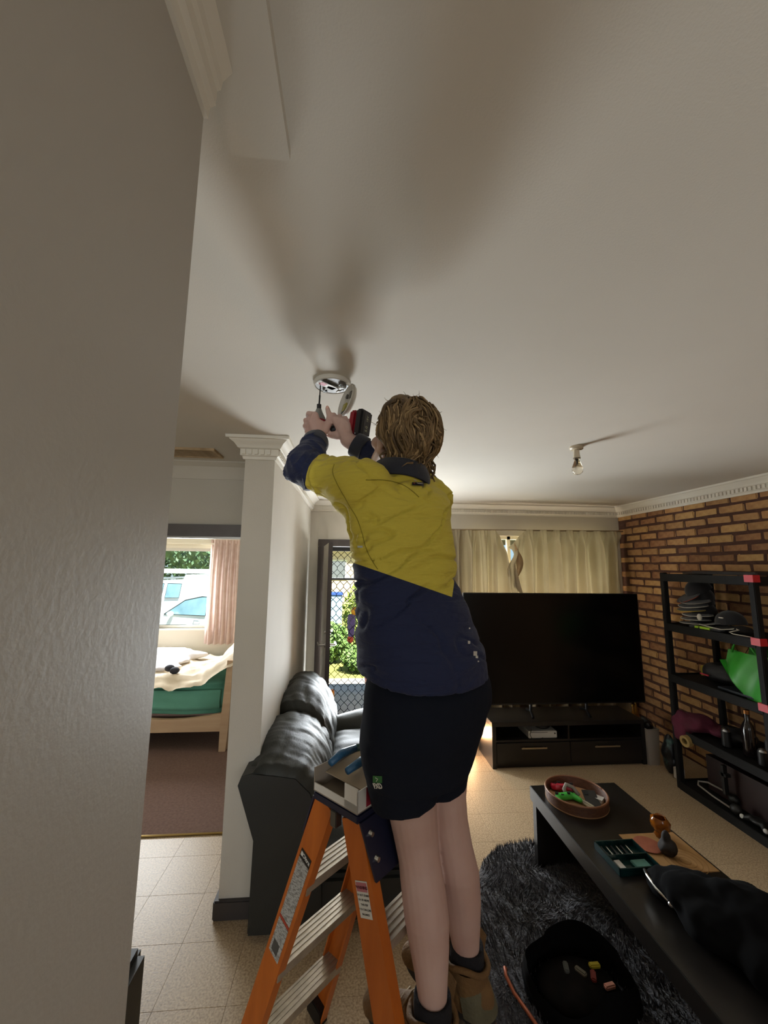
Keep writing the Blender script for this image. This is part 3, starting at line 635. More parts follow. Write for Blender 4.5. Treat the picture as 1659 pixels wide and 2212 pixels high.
MB().tube([(1.23, 2.275, tz+.02), (1.225, 2.30, tz+.045), (1.25, 2.325, tz+.055), (1.285, 2.315, tz+.045), (1.30, 2.28, tz+.02)], .01, 10).build('headset_band', pip[2], hd, smooth=True); MB().ell((1.23, 2.27, tz+.022), (.018, .014, .014)).build('headset_cup', blk, hd, smooth=True)
ph = thing('smartphone', 'black smartphone propped in the tray against its rim', 'phone', (1.345, 2.22, tz+.01))
PM = Matrix.Translation((1.345, 2.225, tz+.010)) @ Matrix.Rotation(-.25, 4, 'Z') @ Matrix.Rotation(.28, 4, 'X'); MB(PM).box((-.036, -.078, 0), (.036, .078, .009), .003).build('phone_body', M('phone_glass', '#0b0b0d', .12, spec=.7), ph); MB(PM).box((-.030, .04, .009), (-.008, .068, .0105), .001).build('camera_bump', blk, ph)
tag(MB(rz(.6, (1.395, 2.24, tz+.010))).prism([(-.02, -.02, 0), (.025, -.015, 0), (.02, .025, 0), (-.02, .02, 0)], (0, 0, .016)).build('folded_paper', wp), 'small folded white paper beside the phone in the tray', 'paper')
ct = M('clear_tube_plastic', '#a49b86', .25)
for i, (x0, y0, x1, y1) in enumerate(((1.27, 2.265, 1.305, 2.165), (1.285, 2.275, 1.32, 2.18))):
    tag(MB().capsule((x0, y0, tz+.016), (x1, y1, tz+.016), .007, .007, 10).build('glass_tube', ct, smooth=True), ('thin pale glass tube lying nearest the green controller in the tray', 'thin pale glass tube lying nearest the phone in the tray')[i], 'tube', 'tubes in the tray')
# placemat, amber cup, dark cone, teal case, bag
mt_ = tag(MB().box((1.322, 1.735, tz), (1.600, 1.985, tz+.004), .001).build('paper_placemat', M('tan_kraft_paper', '#b28a58', .8, c2='#a37c4d', vs=20)), 'tan paper mat lying across the coffee table', 'placemat')
stn = MB()
for k in range(4): stn.lathe([(.02+.02*k, 0), (.0225+.02*k, 0), (.0225+.02*k, .0006), (.02+.02*k, .0006)], (1.50, 1.80, tz+.0042), 40, cap=False)
stn.build('ring_stains', M('brown_stain', '#94703f', .8), mt_)
tag(MB().lathe([(0, 0), (.05, 0), (.058, .006), (.055, .007), (0, .003)], (1.405, 1.90, tz+.0045), 32).build('coaster', M('pink_terracotta', '#a8634a', .6, c2='#96543d', vs=30), smooth=30), 'round terracotta coaster on the tan mat beside the amber glass', 'coaster')
amb = M('amber_moulded_glass', '#b3681a', .15, spec=.8, c2='#7a3f0c', vs=35, trans=.35)
c = thing('amber_ornament', 'amber moulded glass cup standing on the tan paper mat', 'glass', (1.515, 1.955, tz+.004))
mb = MB(); mb.lathe([(r_*.78, z_*.70) for r_, z_ in ((.018, 0), (.03, .004), (.034, .02), (.03, .035), (.045, .055), (.052, .09), (.045, .115), (.036, .125), (.03, .12), (.04, .1), (.04, .07), (0, .05))], (1.515, 1.955, tz+.0045), 30); o = mb.build('cup_body', amb, c, smooth=50)
for v in o.data.vertices: v.co.x += .003*math.sin(v.co.z*160+math.atan2(v.co.y, v.co.x)*5); v.co.y += .004*math.cos(v.co.z*190+v.co.x*90)
c = tag(lump('dark_stone', None, None, [((1.45, 1.835, tz+.038), (.036, .036, .03)), ((1.45, 1.84, tz+.075), (.018, .018, .03))], M('charcoal_stone', '#2b2523', .8, c2='#1d1917', vs=25), vox=.006, amp=.006, fr=25, zmin=tz+.005), 'dark pointed lump of stone standing on the tan mat', 'stone')
tc_ = thing('teal_case', 'dark teal clear case full of small tools on the coffee table', 'case', (1.24, 1.82, tz))
TM = rz(.02, (1.245, 1.825, tz)); tl_ = M('dark_teal_plastic', '#0b2b2c', .2, spec=.6)
MB(TM).box((-.095, -.085, 0), (.095, .085, .006), .002).build('case_base', tl_, tc_)
for q in (((-.095, -.085, 0), (.095, -.08, .03)), ((-.095, .08, 0), (.095, .085, .03)), ((-.095, -.085, 0), (-.09, .085, .03)), ((.09, -.085, 0), (.095, .085, .03)), ((-.09, -.005, 0), (.09, .0, .028))): MB(TM).box(*q).build('case_wall', tl_, tc_)
for k in range(6): MB(TM).cyl((-.075+k*.024, .012, .012), (-.07+k*.024, .072, .012), .004, None, 8).build('tool_bit', chrome if k % 2 else blk, tc_)
MB(TM).box((-.07, -.07, .007), (-.045, -.012, .014)).build('white_strip', wp, tc_); MB(TM).box((.0, -.065, .007), (.07, -.02, .018), .003).build('teal_insert', teal, tc_)
o = lump('black_jacket', 'black jacket bundled on the coffee table behind the tan mat', 'jacket', [((1.33, 1.48, tz+.06), (.13, .19, .07)), ((1.40, 1.40, tz+.08), (.12, .16, .09)), ((1.27, 1.62, tz+.04), (.07, .08, .05)), ((1.36, 1.29, tz+.06), (.12, .12, .07))], M('black_jacket_cloth', '#060607', 1., c2='#0b0b0c', vs=8, spec=.1), zmin=tz, amp=.02)
zp = MB(); zp.tube([(1.235, 1.70, tz+.05), (1.215, 1.66, tz+.06), (1.205, 1.60, tz+.055), (1.212, 1.55, tz+.05)], .006, 6); zp.ell((1.212, 1.535, tz+.05), (.012, .012, .01)); zp.build('silver_zip', chrome, o, smooth=True)
# ================================================================ rug and bag on it
rugm = M('charcoal_shag', '#35333a', .95, c2='#1c1b1f', vs=7, bump=.8, bs=70, sheen=.4)
RP = [(.789, 2.449), (.946, 2.571), (1.155, 2.611), (1.4, 2.53), (1.54, 2.25), (1.56, 1.8), (1.52, 1.2), (1.25, .8), (.85, .75), (.6, 1.1), (.545, 1.653), (.66, 2.147)]
def rug_pt(u):
    k = u*len(RP); i = int(k) % len(RP); f = k-int(k); P = [V((*RP[(i+j-1) % len(RP)], 0)) for j in range(4)]
    return .5*((2*P[1])+(P[2]-P[0])*f+(2*P[0]-5*P[1]+4*P[2]-P[3])*f*f+(3*P[1]-P[0]-3*P[2]+P[3])*f**3)
rc = V((1.08, 1.68, 0))
rg = thing('shag_rug', 'round charcoal shag rug under the coffee table', 'rug', (1.08, 1.68, 0))
def rugf(u, v):
    p = rc+(rug_pt(u)-rc)*v; e = max(0, 1-((v-.9)/.1 if v > .9 else 0))
    return (p.x, p.y, .003+(.022+fbm((p.x, p.y, 0), 9)*.012+abs(fbm((p.x, p.y, 3), 26))*.012)*(e**.5 if e > 0 else 0))
MB().grid(rugf, 160, 60).build('rug_base', rugm, rg, smooth=True)
tf = MB(); rr = random.Random(11)
for k in range(9000):
    u, v = rr.random(), math.sqrt(rr.random())*.99; p = V(rugf(u, v)); h_ = rr.uniform(.012, .03)
    lx, ly = fbm((p.x, p.y, 1), 5)*.04+rr.uniform(-.01, .01), fbm((p.x, p.y, 7), 5)*.04+rr.uniform(-.01, .01); a = rr.uniform(0, 6.28); s_ = .004
    tf.add([p+V((s_*math.cos(a), s_*math.sin(a), -.004)), p+V((s_*math.cos(a+2.1), s_*math.sin(a+2.1), -.004)), p+V((s_*math.cos(a+4.2), s_*math.sin(a+4.2), -.004)), p+V((lx, ly, h_))], [(0, 1, 3), (1, 2, 3), (2, 0, 3)])
o = tf.build('rug_pile', rugm, rg); o['kind'] = 'stuff'
bg_ = thing('open_tool_bag', 'black open tool bag on the rug with small colourful things inside', 'tool bag', (.92, 1.72, .02))
bkm = M('black_canvas', '#070707', .95, c2='#0c0b0c', vs=10, spec=.1)
def bagw(u, v):
    a = 2*PI*u; r = 1/(abs(math.cos(a))**3+abs(math.sin(a))**3)**(1/3)*(1+.05*fbm((math.cos(a), math.sin(a), v), 2)); fl = .9+.12*v-.25*v*v*abs(math.sin(a))
    return (.92+.20*r*fl*math.cos(a+.4)*(1.15 if math.cos(a) > 0 else 1), 1.70+.16*r*fl*math.sin(a+.4), .03+.10*v*(1+.75*max(0, math.sin(a+.2))**3+.25*math.sin(3*a)))
MB().grid(bagw, 48, 10).build('bag_wall', bkm, bg_, smooth=True)
MB().lathe([(0, 0), (.19, .0), (.19, .012), (0, .012)], (.92, 1.70, .028), 30).build('bag_base', bkm, bg_)
mb = MB(); mb.ell((.93, 1.71, .06), (.16, .12, .045)); put('bag_fill', remesh(mb, 'bag_fill', M('dark_jumble', '#0b0a09', .9, c2='#171210', vs=22, spec=.1), .01, 2), bg_)
for i, (x, y, cc) in enumerate(((1.02, 1.74, '#a89a2a'), (.99, 1.70, '#7a3028'), (.95, 1.72, '#5d5648'), (1.03, 1.66, '#c58b7a'), (.9, 1.74, '#4a4a44'))):
    tag(MB(rz(i*1.1, (x, y, .106))).box((-.022, -.01, -.008), (.022, .01, .008), .004).build('small_packet', M('packet_%d' % i, cc, .5)), ('small yellow packet in the open tool bag', 'small dark red packet in the open tool bag', 'small grey brown packet in the open tool bag', 'small pink packet in the open tool bag', 'small dark grey packet in the open tool bag')[i], 'packet', 'packets in the tool bag')
tag(MB().tube([(.675, 1.80, .06), (.665, 1.79, .075), (.66, 1.765, .07), (.675, 1.72, .05), (.70, 1.66, .045), (.715, 1.60, .05)], .007, 8).build('copper_strap', M('copper_brown', '#a35a3c', .4, metal=.3), smooth=True), 'bent copper coloured strap lying on the rug beside the tool bag', 'strap')
# black bag with pale flap behind the near wall end
bb = thing('black_case', 'black upright bag with pale flap standing on the hall tiles', 'bag', (-.8, 1.62, 0))
MB().box((-.93, 1.55, 0), (-.715, 1.72, .31), .025).build('bag_body', M('black_nylon_case', '#26282a', .5, c2='#1d1f21', vs=6), bb, smooth=40)
MB().prism([(-.76, 1.546, .26), (-.72, 1.546, .20), (-.72, 1.546, .17), (-.80, 1.546, .235)], (0, -.006, 0)).build('pale_flap', M('pale_pink_flap', '#9b8478', .7), bb)
# ================================================================ bedroom
pine = M('pale_pine', '#c3a684', .55, c2='#b29271', vs=5, stretch=(.3, 1, 3), bump=.06, bs=50)
t = thing('single_bed', 'pale pine bed frame with curved rail seen through the bedroom doorway', 'bed', (-2.0, 4.4, 0))
MB().prism([(-1.165, 3.94, 0), (-1.105, 3.94, 0), (-1.09, 3.94, .22), (-1.085, 3.94, .80), (-1.135, 3.94, .80), (-1.165, 3.94, .22)], (0, .07, 0)).build('bed_post', pine, t)
MB().prism([(-1.165, 4.86, 0), (-1.105, 4.86, 0), (-1.085, 4.86, .98), (-1.135, 4.86, .98)], (0, .07, 0)).build('bed_post', pine, t)
poly = [(-1.12-1.95*i/20, 3.955, .335-.055*math.sin(PI*min(1, i/10))) for i in range(21)]; poly = [(-3.07, 3.955, .17), (-1.12, 3.955, .17)]+poly
MB().prism(poly, (0, .035, 0)).build('side_rail', pine, t)
MB().box((-1.125, 4.0, .17), (-1.095, 4.9, .30)).build('end_rail', pine, t); MB().box((-1.12, 4.0, .62), (-1.095, 4.9, .72)).build('end_rail', pine, t)
MB().prism([(-3.13, 3.94, 0), (-3.07, 3.94, 0), (-3.07, 3.94, .98), (-3.13, 3.94, .98)], (0, .07, 0)).build('bed_post', pine, t)
grn = M('green_sheet', '#69a892', .85, c2='#5b9780', vs=3, bump=.25, bs=9)
mt2 = MB().box((-3.05, 3.965, .31), (-1.14, 4.88, .58), .05).build('green_mattress', grn, smooth=True); bm = bmesh.new(); bm.from_mesh(mt2.data); bmesh.ops.subdivide_edges(bm, edges=bm.edges[:], cuts=5, use_grid_fill=True); bm.to_mesh(mt2.data); bm.free()
for v in mt2.data.vertices: v.co += V((0, fbm((v.co.x*.6, 0, v.co.z*3), 4)*.018, fbm(v.co, 3)*.01))
tag(mt2, 'mattress in a green fitted sheet on the pine bed', 'mattress')
crm = M('cream_sheet', '#d8c9b2', .85, c2='#cbbba2', vs=3, bump=.3, bs=14)
def sheet(u, v):
    x = -1.065-1.9*u; y = 3.93+.94*v; z = .635+.05*abs(fbm((x*1.2, y*2, 2), 3))+.02*fbm((x, y, 0), 9)
    if v < .12: k = (.12-v)/.12; z -= .085*k+.02*math.sin(x*7); y -= .012*math.sin(k*2)
    if u < .22: k = (.22-u)/.22; z += .40*k**1.6*min(1, .45+v*1.2)
    return (x, y, z)
o = MB().grid(sheet, 60, 40).build('bed_sheet', crm, smooth=True); tag(o, 'rumpled cream sheet pulled up over the bed end', 'sheet')
o = lump('white_doona', 'rumpled pale white doona heaped on the bed', 'doona', [((-2.2, 4.5, .67), (.5, .28, .05)), ((-2.1, 4.7, .69), (.5, .16, .07)), ((-2.0, 4.3, .66), (.3, .16, .035))], M('white_quilt', '#d9d4d2', .9, c2='#c9c3c4', vs=4, bump=.3, bs=18), vox=.02, amp=.05, fr=6)
sk = thing('dark_socks', 'pair of balled dark socks on the cream sheet', 'socks', (-1.72, 4.12, .67))
for c in ((-1.73, 4.13, .69), (-1.67, 4.10, .675)): MB().ell(c, (.045, .04, .032)).build('sock', M('dark_sock', '#2b2b33', .9), sk, smooth=True)
# ================================================================ ladder
fib = M('orange_fibreglass', '#bd6420', .42, c2='#aa5618', vs=25, stretch=(1, 1, .15), bump=.08, bs=90)
alm = M('ribbed_aluminium', '#b6a995', .42, metal=.55, c2='#9d917f', vs=30)
capm = M('navy_ladder_cap', '#1a1d33', .4)
lad = thing('step_ladder', 'orange fibreglass double sided step ladder with aluminium treads', 'ladder', (.12, 1.3, 0))
zc = 1.035; NL = V((-.082, 1.262, 0)); rd = V((.71, .704, 0)); fd = V((.704, -.71, 0)); cw_ = .17; SL, FLR, WID = .375, .05, .30
mid = NL+fd*(cw_/2)
def railpt(side, farr, z):        # side -1 = left pair, +1 = right pair (towards the worker)
    k = zc-z
    return mid+fd*side*(cw_/2-.035+SL*k)+rd*((WID+FLR*k) if farr else -FLR*k)+V((0, 0, z))
RW = .072
for side in (-1, 1):
    for farr in (0, 1):
        mb = MB(); top, bot = railpt(side, farr, zc-.012), railpt(side, farr, .012)
        if side == 1 and not farr: pass
        n = rd*(1 if not farr else -1)     # flanges point inwards
        ax = (top-bot).normalized(); wv = fd-ax*fd.dot(ax); wv.normalize()
        def sect(c, g=1):
            q = [(-RW/2, 0), (RW/2, 0), (RW/2, .03), (RW/2-.005, .03), (RW/2-.005, .005), (-RW/2+.005, .005), (-RW/2+.005, .03), (-RW/2, .03)]
            return [c+wv*a+n*b for a, b in q]
        mb.loft([sect(bot), sect(top)]); r_ = mb.build('rail', fib, lad)
        ft = MB(); ft.loft([sect(bot-V((0, 0, .012))), sect(bot+ax*.05)]);
        ft = MB(frame(bot, wv, n, V((0, 0, 1)))); ft.box((-RW/2-.004, -.004, -.012), (RW/2+.004, .036, .045), .003); ft.build('rubber_foot', blk, r_)
    for z in (.785, .518, .25):
        a, b = railpt(side, 0, z), railpt(side, 1, z)
        F = frame(a, rd, fd*side, V((0, 0, 1))); Lr = (b-a).length; td = .036
        tr_ = MB(F); q = [(-td, 0)]
        k = 9
        for i in range(k):
            y0 = -td+2*td*i/k; y1 = -td+2*td*(i+1)/k; h_ = .0015 if i % 2 == 0 else 0; q += [(y0, h_), (y1, h_)]
        q += [(td, 0), (td, -.022), (td-.003, -.022), (td-.003, -.004), (-td+.003, -.004), (-td+.003, -.022), (-td, -.022)]
        tr_.loft([[(.004, y, zz) for y, zz in q], [(Lr-.004, y, zz) for y, zz in q]]); tread = tr_.build('tread', alm, lad)
        MB(F).box((.006, -td+.004, -.03), (.02, td-.004, -.003)).box((Lr-.02, -td+.004, -.03), (Lr-.006, td-.004, -.003)).build('tread_bracket', alm, tread)
capF = frame(mid+rd*(WID/2)+V((0, 0, zc)), rd, fd, V((0, 0, 1)))
cp = MB(capF); hl = WID/2+.012; cp.box((-hl, -cw_/2-.006, -.012), (hl, cw_/2+.006, .012), .004)
cp.build('top_cap', capm, lad, smooth=30)
for s_ in (-1, 1): MB(capF).prism([(-hl+.004, s_*(cw_/2+.006), -.006), (hl-.004, s_*(cw_/2+.006), -.006), (hl-.012, s_*(cw_/2+.058), -.125), (-hl+.012, s_*(cw_/2+.058), -.125)], (0, s_*.006, 0)).build('cap_apron', capm, lad)
for xx_ in (-hl+.03, hl-.03):
    for zz_ in (-.035, -.085): MB(capF).cyl((xx_, cw_/2+.008-zz_*.44, zz_), (xx_, cw_/2+.018-zz_*.44, zz_), .008, .006, 12).build('rivet', chrome, lad)
MB(capF).box((-hl-.004, -.012, -.05), (-hl+.02, .012, -.008), .002).build('hinge', M('zinc', '#777a7d', .35, metal=1), lad)
# stickers on the near rails
def rail_frame(side, z):
    top, bot = railpt(side, 0, zc), railpt(side, 0, 0); ax = (top-bot).normalized(); wv = (fd-ax*fd.dot(ax)).normalized()
    return frame(railpt(side, 0, z)-rd*.0008, wv, ax, -rd) if True else None
stk = M('worn_white_label', '#a9a7a2', .5, c2='#77756f', vs=260, stretch=(.35, .35, 1), thr=(.46, .58)); white = M('label_white', '#cfccc4', .5)
F = rail_frame(-1, .78); w_ = .024
st_ = thing('x', '', '', (0, 0, 0)) if False else lad
MB(F).box((-w_, .065, 0), (w_, .092, .0006)).build('name_plate', M('label_black', '#1b1a19', .4), lad)
put_text('plate_lettering', 'Oltra', .016, white, lad, F @ Matrix.Translation((.004, .079, .0008)), bold=.0003)
MB(F).box((-w_+.003, .073, .0006), (-w_+.011, .085, .001)).build('plate_square', white, lad)
MB(F).box((-w_, -.125, 0), (w_, .064, .0006)).build('instruction_label', stk, lad)
MB(F).box((-w_-.002, -.134, 0), (w_, -.128, .0006)).build('red_line', M('label_red', '#a03a30', .5), lad)
MB(F).box((-w_, -.245, 0), (w_, -.137, .0006)).build('instruction_label', stk, lad)
MB(F).box((-w_+.008, -.235, .0006), (w_-.012, -.20, .0009)).build('dark_code_block', M('label_grey', '#4a4845', .5), lad)
F = rail_frame(1, .86); w_ = .021
MB(F).box((-w_, -.035, 0), (w_, .04, .0006)).build('warning_label', white, lad)
MB(F).box((-w_+.002, .018, .0006), (w_-.002, .037, .0009)).build('warning_band', M('faded_red_band', '#b06a72', .5), lad)
put_text('warning_lettering', 'WARNING', .0085, M('dark_red_ink', '#5a1a2a', .5), lad, F @ Matrix.Translation((.0, .0265, .0011)), bold=.0002)
for i, tx in enumerate(('DO NOT STAND', 'ON OR ABOVE', 'THIS STEP', 'YOU CAN LOSE', 'BALANCE')):
    put_text('small_print', tx, .0058, M('grey_ink', '#44423f', .5), lad, F @ Matrix.Translation((.0, .011-.0095*i, .0008)))
# ---------------- open white carton with pliers on the ladder top
cardw = M('white_card', '#cfcac2', .6); cardb = M('grey_card_inside', '#8d8072', .75)
bx = thing('open_carton', 'open white cardboard box with red stripe on the ladder top', 'box', (mid.x+.1, mid.y+.1, zc+.0125))
BF = frame(mid+V((0, 0, zc+.0125)), rd, fd, V((0, 0, 1)))
bl, bw, bh = .205, cw_/2+.004, .062
MB(BF).box((-.012, -bw, 0), (bl, bw, .003)).build('carton_base', cardb, bx)
MB(BF).box((-.012, -bw, .003), (-.009, bw, .022)).build('carton_low_side', cardw, bx)
MB(BF).box((-.012, bw-.05, .003), (-.009, bw, bh)).build('carton_flap', cardw, bx)
rs = MB(BF).box((-.012, bw-.003, .003), (bl, bw, bh-.006)).build('carton_side', cardw, bx)
MB(BF).box((.022, bw-.0005, .006), (.058, bw+.0006, bh-.008)).build('red_stripe', M('crimson_print', '#8e1f35', .5), rs)
MB(BF).box((-.012, -bw, .003), (bl, -bw+.003, bh)).build('carton_side', cardb, bx)
MB(BF).box((bl-.003, -bw, .003), (bl, bw, bh)).build('carton_end', cardb, bx)
MB(BF).prism([(.03, -bw+.004, .034), (bl-.004, -bw+.004, .054), (bl-.004, bw-.004, .054), (.03, bw-.004, .034)], (0, 0, .003)).build('inner_card', M('tan_card', '#a08d74', .8), bx)
pl = thing('pliers', 'blue and green handled pliers lying in the white carton', 'pliers', tuple(mid+rd*.1+V((0, 0, zc+.06))))
blu = M('blue_grip', '#2b5f86', .4, c2='#244f6e', vs=20, bump=.2, bs=150); gre = M('green_grip', '#1f4238', .45)
PF = BF @ Matrix.Translation((.03, -.02, .062)) @ Matrix.Rotation(-.1, 4, 'Y')
for s_ in (-1, 1):
    pts = [(0, s_*.035-.01, .004), (.05, s_*.04-.01, .008), (.10, s_*.028-.006, .008), (.145, s_*.01, .006)]
    MB(PF).tube(pts[:3], [.010, .0125, .0105], 10).build('handle_grip', blu, pl, smooth=True)
    MB(PF).tube(pts[2:], [.0108, .009], 10).build('handle_end', gre, pl, smooth=True)
MB(PF).box((.14, -.016, -.002), (.19, .016, .012), .003).build('plier_jaw', M('tool_steel', '#55585c', .35, metal=1), pl)
# ================================================================ smoke alarm, cover, impact driver
alw = M('smoke_alarm_plastic', '#c9c4ba', .5); alg = M('alarm_board_grey', '#8f8a82', .5, c2='#5d5953', vs=90, contrast=1.1)
ac = V((-.087, 1.443, 2.4))
sa = thing('smoke_alarm', 'opened round smoke alarm base screwed to the ceiling', 'smoke alarm', ac)
MB().lathe([(.0, -.002), (.07, 0), (.072, -.006), (.070, -.014), (.066, -.017), (.064, -.013), (0, -.012)], ac, 48).build('alarm_base', alw, sa, smooth=35)
MB().lathe([(.0, -.012), (.063, -.012), (.063, -.015), (0, -.015)], ac, 40).build('circuit_plate', alg, sa)
rr = random.Random(2)
for i in range(16):
    a, r_ = rr.uniform(0, 6.28), rr.uniform(.01, .05); p = ac+V((r_*math.cos(a), r_*math.sin(a), -.017))
    MB(rz(rr.uniform(0, 3), p)).box((-.008, -.004, -.006), (.008, .004, .001)).build('component', (alg, alg, blk, alw)[i % 4], sa)
MB(rz(.5, ac+V((.0, .0, -.02)))).box((-.024, -.014, -.006), (.024, .014, .002), .002).build('battery_holder', M('grey_plastic', '#9a958c', .5), sa)
lb = MB(rz(.75, ac+V((-.02, -.025, -.026)))); lb.box((-.04, -.014, 0), (.04, .014, .001)).build('paper_label', white, sa); MB(rz(.75, ac+V((-.02, -.025, -.0268)))).box((-.03, -.011, 0), (-.004, .011, .001)).build('red_print', M('red_print', '#b03048', .5), sa)
cvr = thing('alarm_cover', 'round smoke alarm cover hanging open from its base', 'alarm cover', (-.03, 1.42, 2.26))
cd2 = V((-.88, -.40, .22)).normalized(); cc = V((-.033, 1.418, 2.318))
cu_ = (V((-.28, 0, -1))-cd2*V((-.28, 0, -1)).dot(cd2)).normalized(); CF = frame(cc, cu_, cd2.cross(cu_), cd2)
MB(CF).lathe([(0, -.022), (.045, -.022), (.06, -.014), (.064, 0), (.061, .003), (.056, 0), (.05, -.01), (0, -.012)], (0, 0, 0), 44).build('cover_shell', alw, cvr, smooth=35)
MB(CF).lathe([(.057, .001), (.0665, .001), (.0665, -.006), (.057, -.006), (.057, .001)], (0, 0, 0), 44, cap=False).build('cover_rim', M('alarm_rim', '#a39c90', .5), cvr, smooth=35)
MB(CF).box((.005, -.03, -.011), (.04, .0, -.004), .002).build('battery', M('yellow_label', '#b8ab3a', .5, c2='#7d7a62', vs=60), cvr)
MB(CF).box((-.04, .0, -.011), (-.01, .02, -.005), .002).build('sensor_chamber', alg, cvr); MB(CF).cyl((-.025, -.02, -.012), (-.025, -.02, -.004), .009).build('buzzer', M('dark_grey', '#55504a', .5), cvr)
MB(CF).box((.042, -.02, -.01), (.054, .02, -.002)).build('contact_strip', blk, cvr)
hng = MB(); hng.tube([ac+V((.055, -.03, -.012)), cc-cu_*.062], .006, 8); hng.build('hinge_tab', alw, cvr)
# impact driver
dr = thing('impact_driver', 'red and black cordless impact driver with long bit held up to the alarm', 'power tool', (-.05, 1.41, 2.19))
redp = M('driver_red', '#8d1524', .4, c2='#7a101d', vs=20); bkp = M('driver_black', '#17161a', .5)
tip, ch_ = V((-.130, 1.42, 2.374)), V((-.1325, 1.42, 2.286))
MB().tube([tip, tip+(ch_-tip)*.5], .0022, 8).tube([tip+(ch_-tip)*.45, ch_], .0032, 8).build('driver_bit', M('black_steel', '#1d1b1b', .35, metal=.8), dr, smooth=40)
MB().tube([ch_+V((0, 0, .012)), ch_+V((0, 0, -.008))], .0085, 14).build('bit_chuck', bkp, dr, smooth=40)
MB().lathe([(.010, .0), (.014, -.012), (.026, -.036), (.028, -.045)], ch_+V((0, 0, -.006)), 20).build('nose_cone', M('grey_alloy', '#7f827f', .4, metal=.5), dr, smooth=40)
MB().lathe([(.0275, 0), (.030, -.012), (.030, -.07), (.026, -.082), (0, -.084)], ch_+V((0, 0, -.05)), 20).build('motor_housing', redp, dr, smooth=40)
h0, h1 = ch_+V((.012, -.004, -.10)), V((.0, 1.372, 2.207))
mb = MB(); mb.tube([h0, h0.lerp(h1, .5), h1], [.019, .0165, .019], 14); mb.build('handle', bkp, dr, smooth=40)
hd_ = (h1-h0).normalized(); ux = V((0, 0, 1)); ux = (ux-hd_*ux.dot(hd_)).normalized(); uy = hd_.cross(ux)
bd = V((.78, -.60, -.15)).normalized(); ux = (V((0, 0, 1))-bd*bd.z).normalized(); uy = bd.cross(ux)
DF = frame(h1, bd, uy, ux)
MB(DF).box((-.006, -.03, -.046), (.026, .03, .046), .008).build('driver_foot', redp, dr, smooth=30)
bt = MB(DF).box((.026, -.032, -.046), (.056, .032, .048), .006).build('battery_pack', bkp, dr, smooth=30)
MB(DF).box((.0558, -.02, -.04), (.0568, .016, .04), .002).build('battery_label', M('battery_label_grey', '#3c3b3e', .5), bt)
put_text('battery_lettering', '5.0', .018, M('pale_print', '#b9bda2'), bt, frame(DF @ V((.0572, 0, -.02)), -ux, uy, bd) if False else frame(DF @ V((.0572, -.002, -.018)), ux, -bd.cross(ux)*-1, bd))
put_text('battery_lettering', '18V', .014, M('pale_print', '#b9bda2'), bt, frame(DF @ V((.0572, -.002, .018)), ux, bd.cross(ux), bd))
# bare bulb on its batten holder
bl_ = thing('bare_bulb', 'clear unlit light bulb in a white batten holder on the ceiling', 'light bulb', (1.292, 2.104, 2.4))
bc = V((1.292, 2.104, 2.4)); bak = M('bakelite_white', '#cbbfa9', .35)
MB().lathe([(0, 0), (.036, 0), (.037, -.012), (.03, -.02), (0, -.021)], bc, 32).build('ceiling_rose', bak, bl_, smooth=40)
MB().ell(bc+V((.02, -.012, -.014)), (.014, .012, .009)).build('screw_cover', M('brass_screw', '#8f835f', .3, metal=.7), bl_, smooth=True)
MB().lathe([(.016, -.018), (.0165, -.05), (.0195, -.062), (.0195, -.072), (.014, -.072)], bc, 28).build('lamp_socket', bak, bl_, smooth=40)
MB().lathe([(.0198, -.069), (.0205, -.071), (.0198, -.073)], bc, 28, cap=False).build('socket_ring', M('dark_ring', '#4a4338', .5), bl_)
MB().lathe([(.0135, -.07), (.0135, -.082), (.02, -.10), (.028, -.122), (.03, -.138), (.026, -.155), (.014, -.166), (.001, -.169)], bc, 32).build('glass_bulb', M('clear_bulb_glass', '#fbf4e4', .03, trans=1., spec=.6), bl_, smooth=True)
MB().tube([bc+V((0, 0, -.075)), bc+V((0, 0, -.11))], [.006, .003], 8).tube([bc+V((-.008, 0, -.125)), bc+V((0, 0, -.11)), bc+V((.008, 0, -.125))], .0008, 5).build('filament_stem', M('filament', '#cfc6b0', .3), bl_, smooth=True)
# ceiling vent in the hall
vt = thing('ceiling_vent', 'rectangular tan louvred vent in the hall ceiling', 'vent', (-1.02, 2.49, 2.4)); vm = M('aged_vent_plastic', '#c4a984', .6, c2='#9c815d', vs=15)
for q in (((-1.19, 2.40, 2.385), (-.85, 2.415, 2.4)), ((-1.19, 2.57, 2.385), (-.85, 2.585, 2.4)), ((-1.19, 2.415, 2.385), (-1.17, 2.57, 2.4)), ((-.87, 2.415, 2.385), (-.85, 2.57, 2.4))): MB().box(*q).build('vent_frame', vm, vt)
for k in range(9): MB(Matrix.Translation((0, 2.424+k*.017, 2.391)) @ Matrix.Rotation(.5, 4, 'X')).box((-1.17, -.007, -.0012), (-.87, .007, .0012)).build('vent_slat', vm, vt)
MB().box((-1.175, 2.41, 2.397), (-.865, 2.575, 2.3995)).build('vent_backing', M('vent_dark', '#5d4c37', .8), vt)
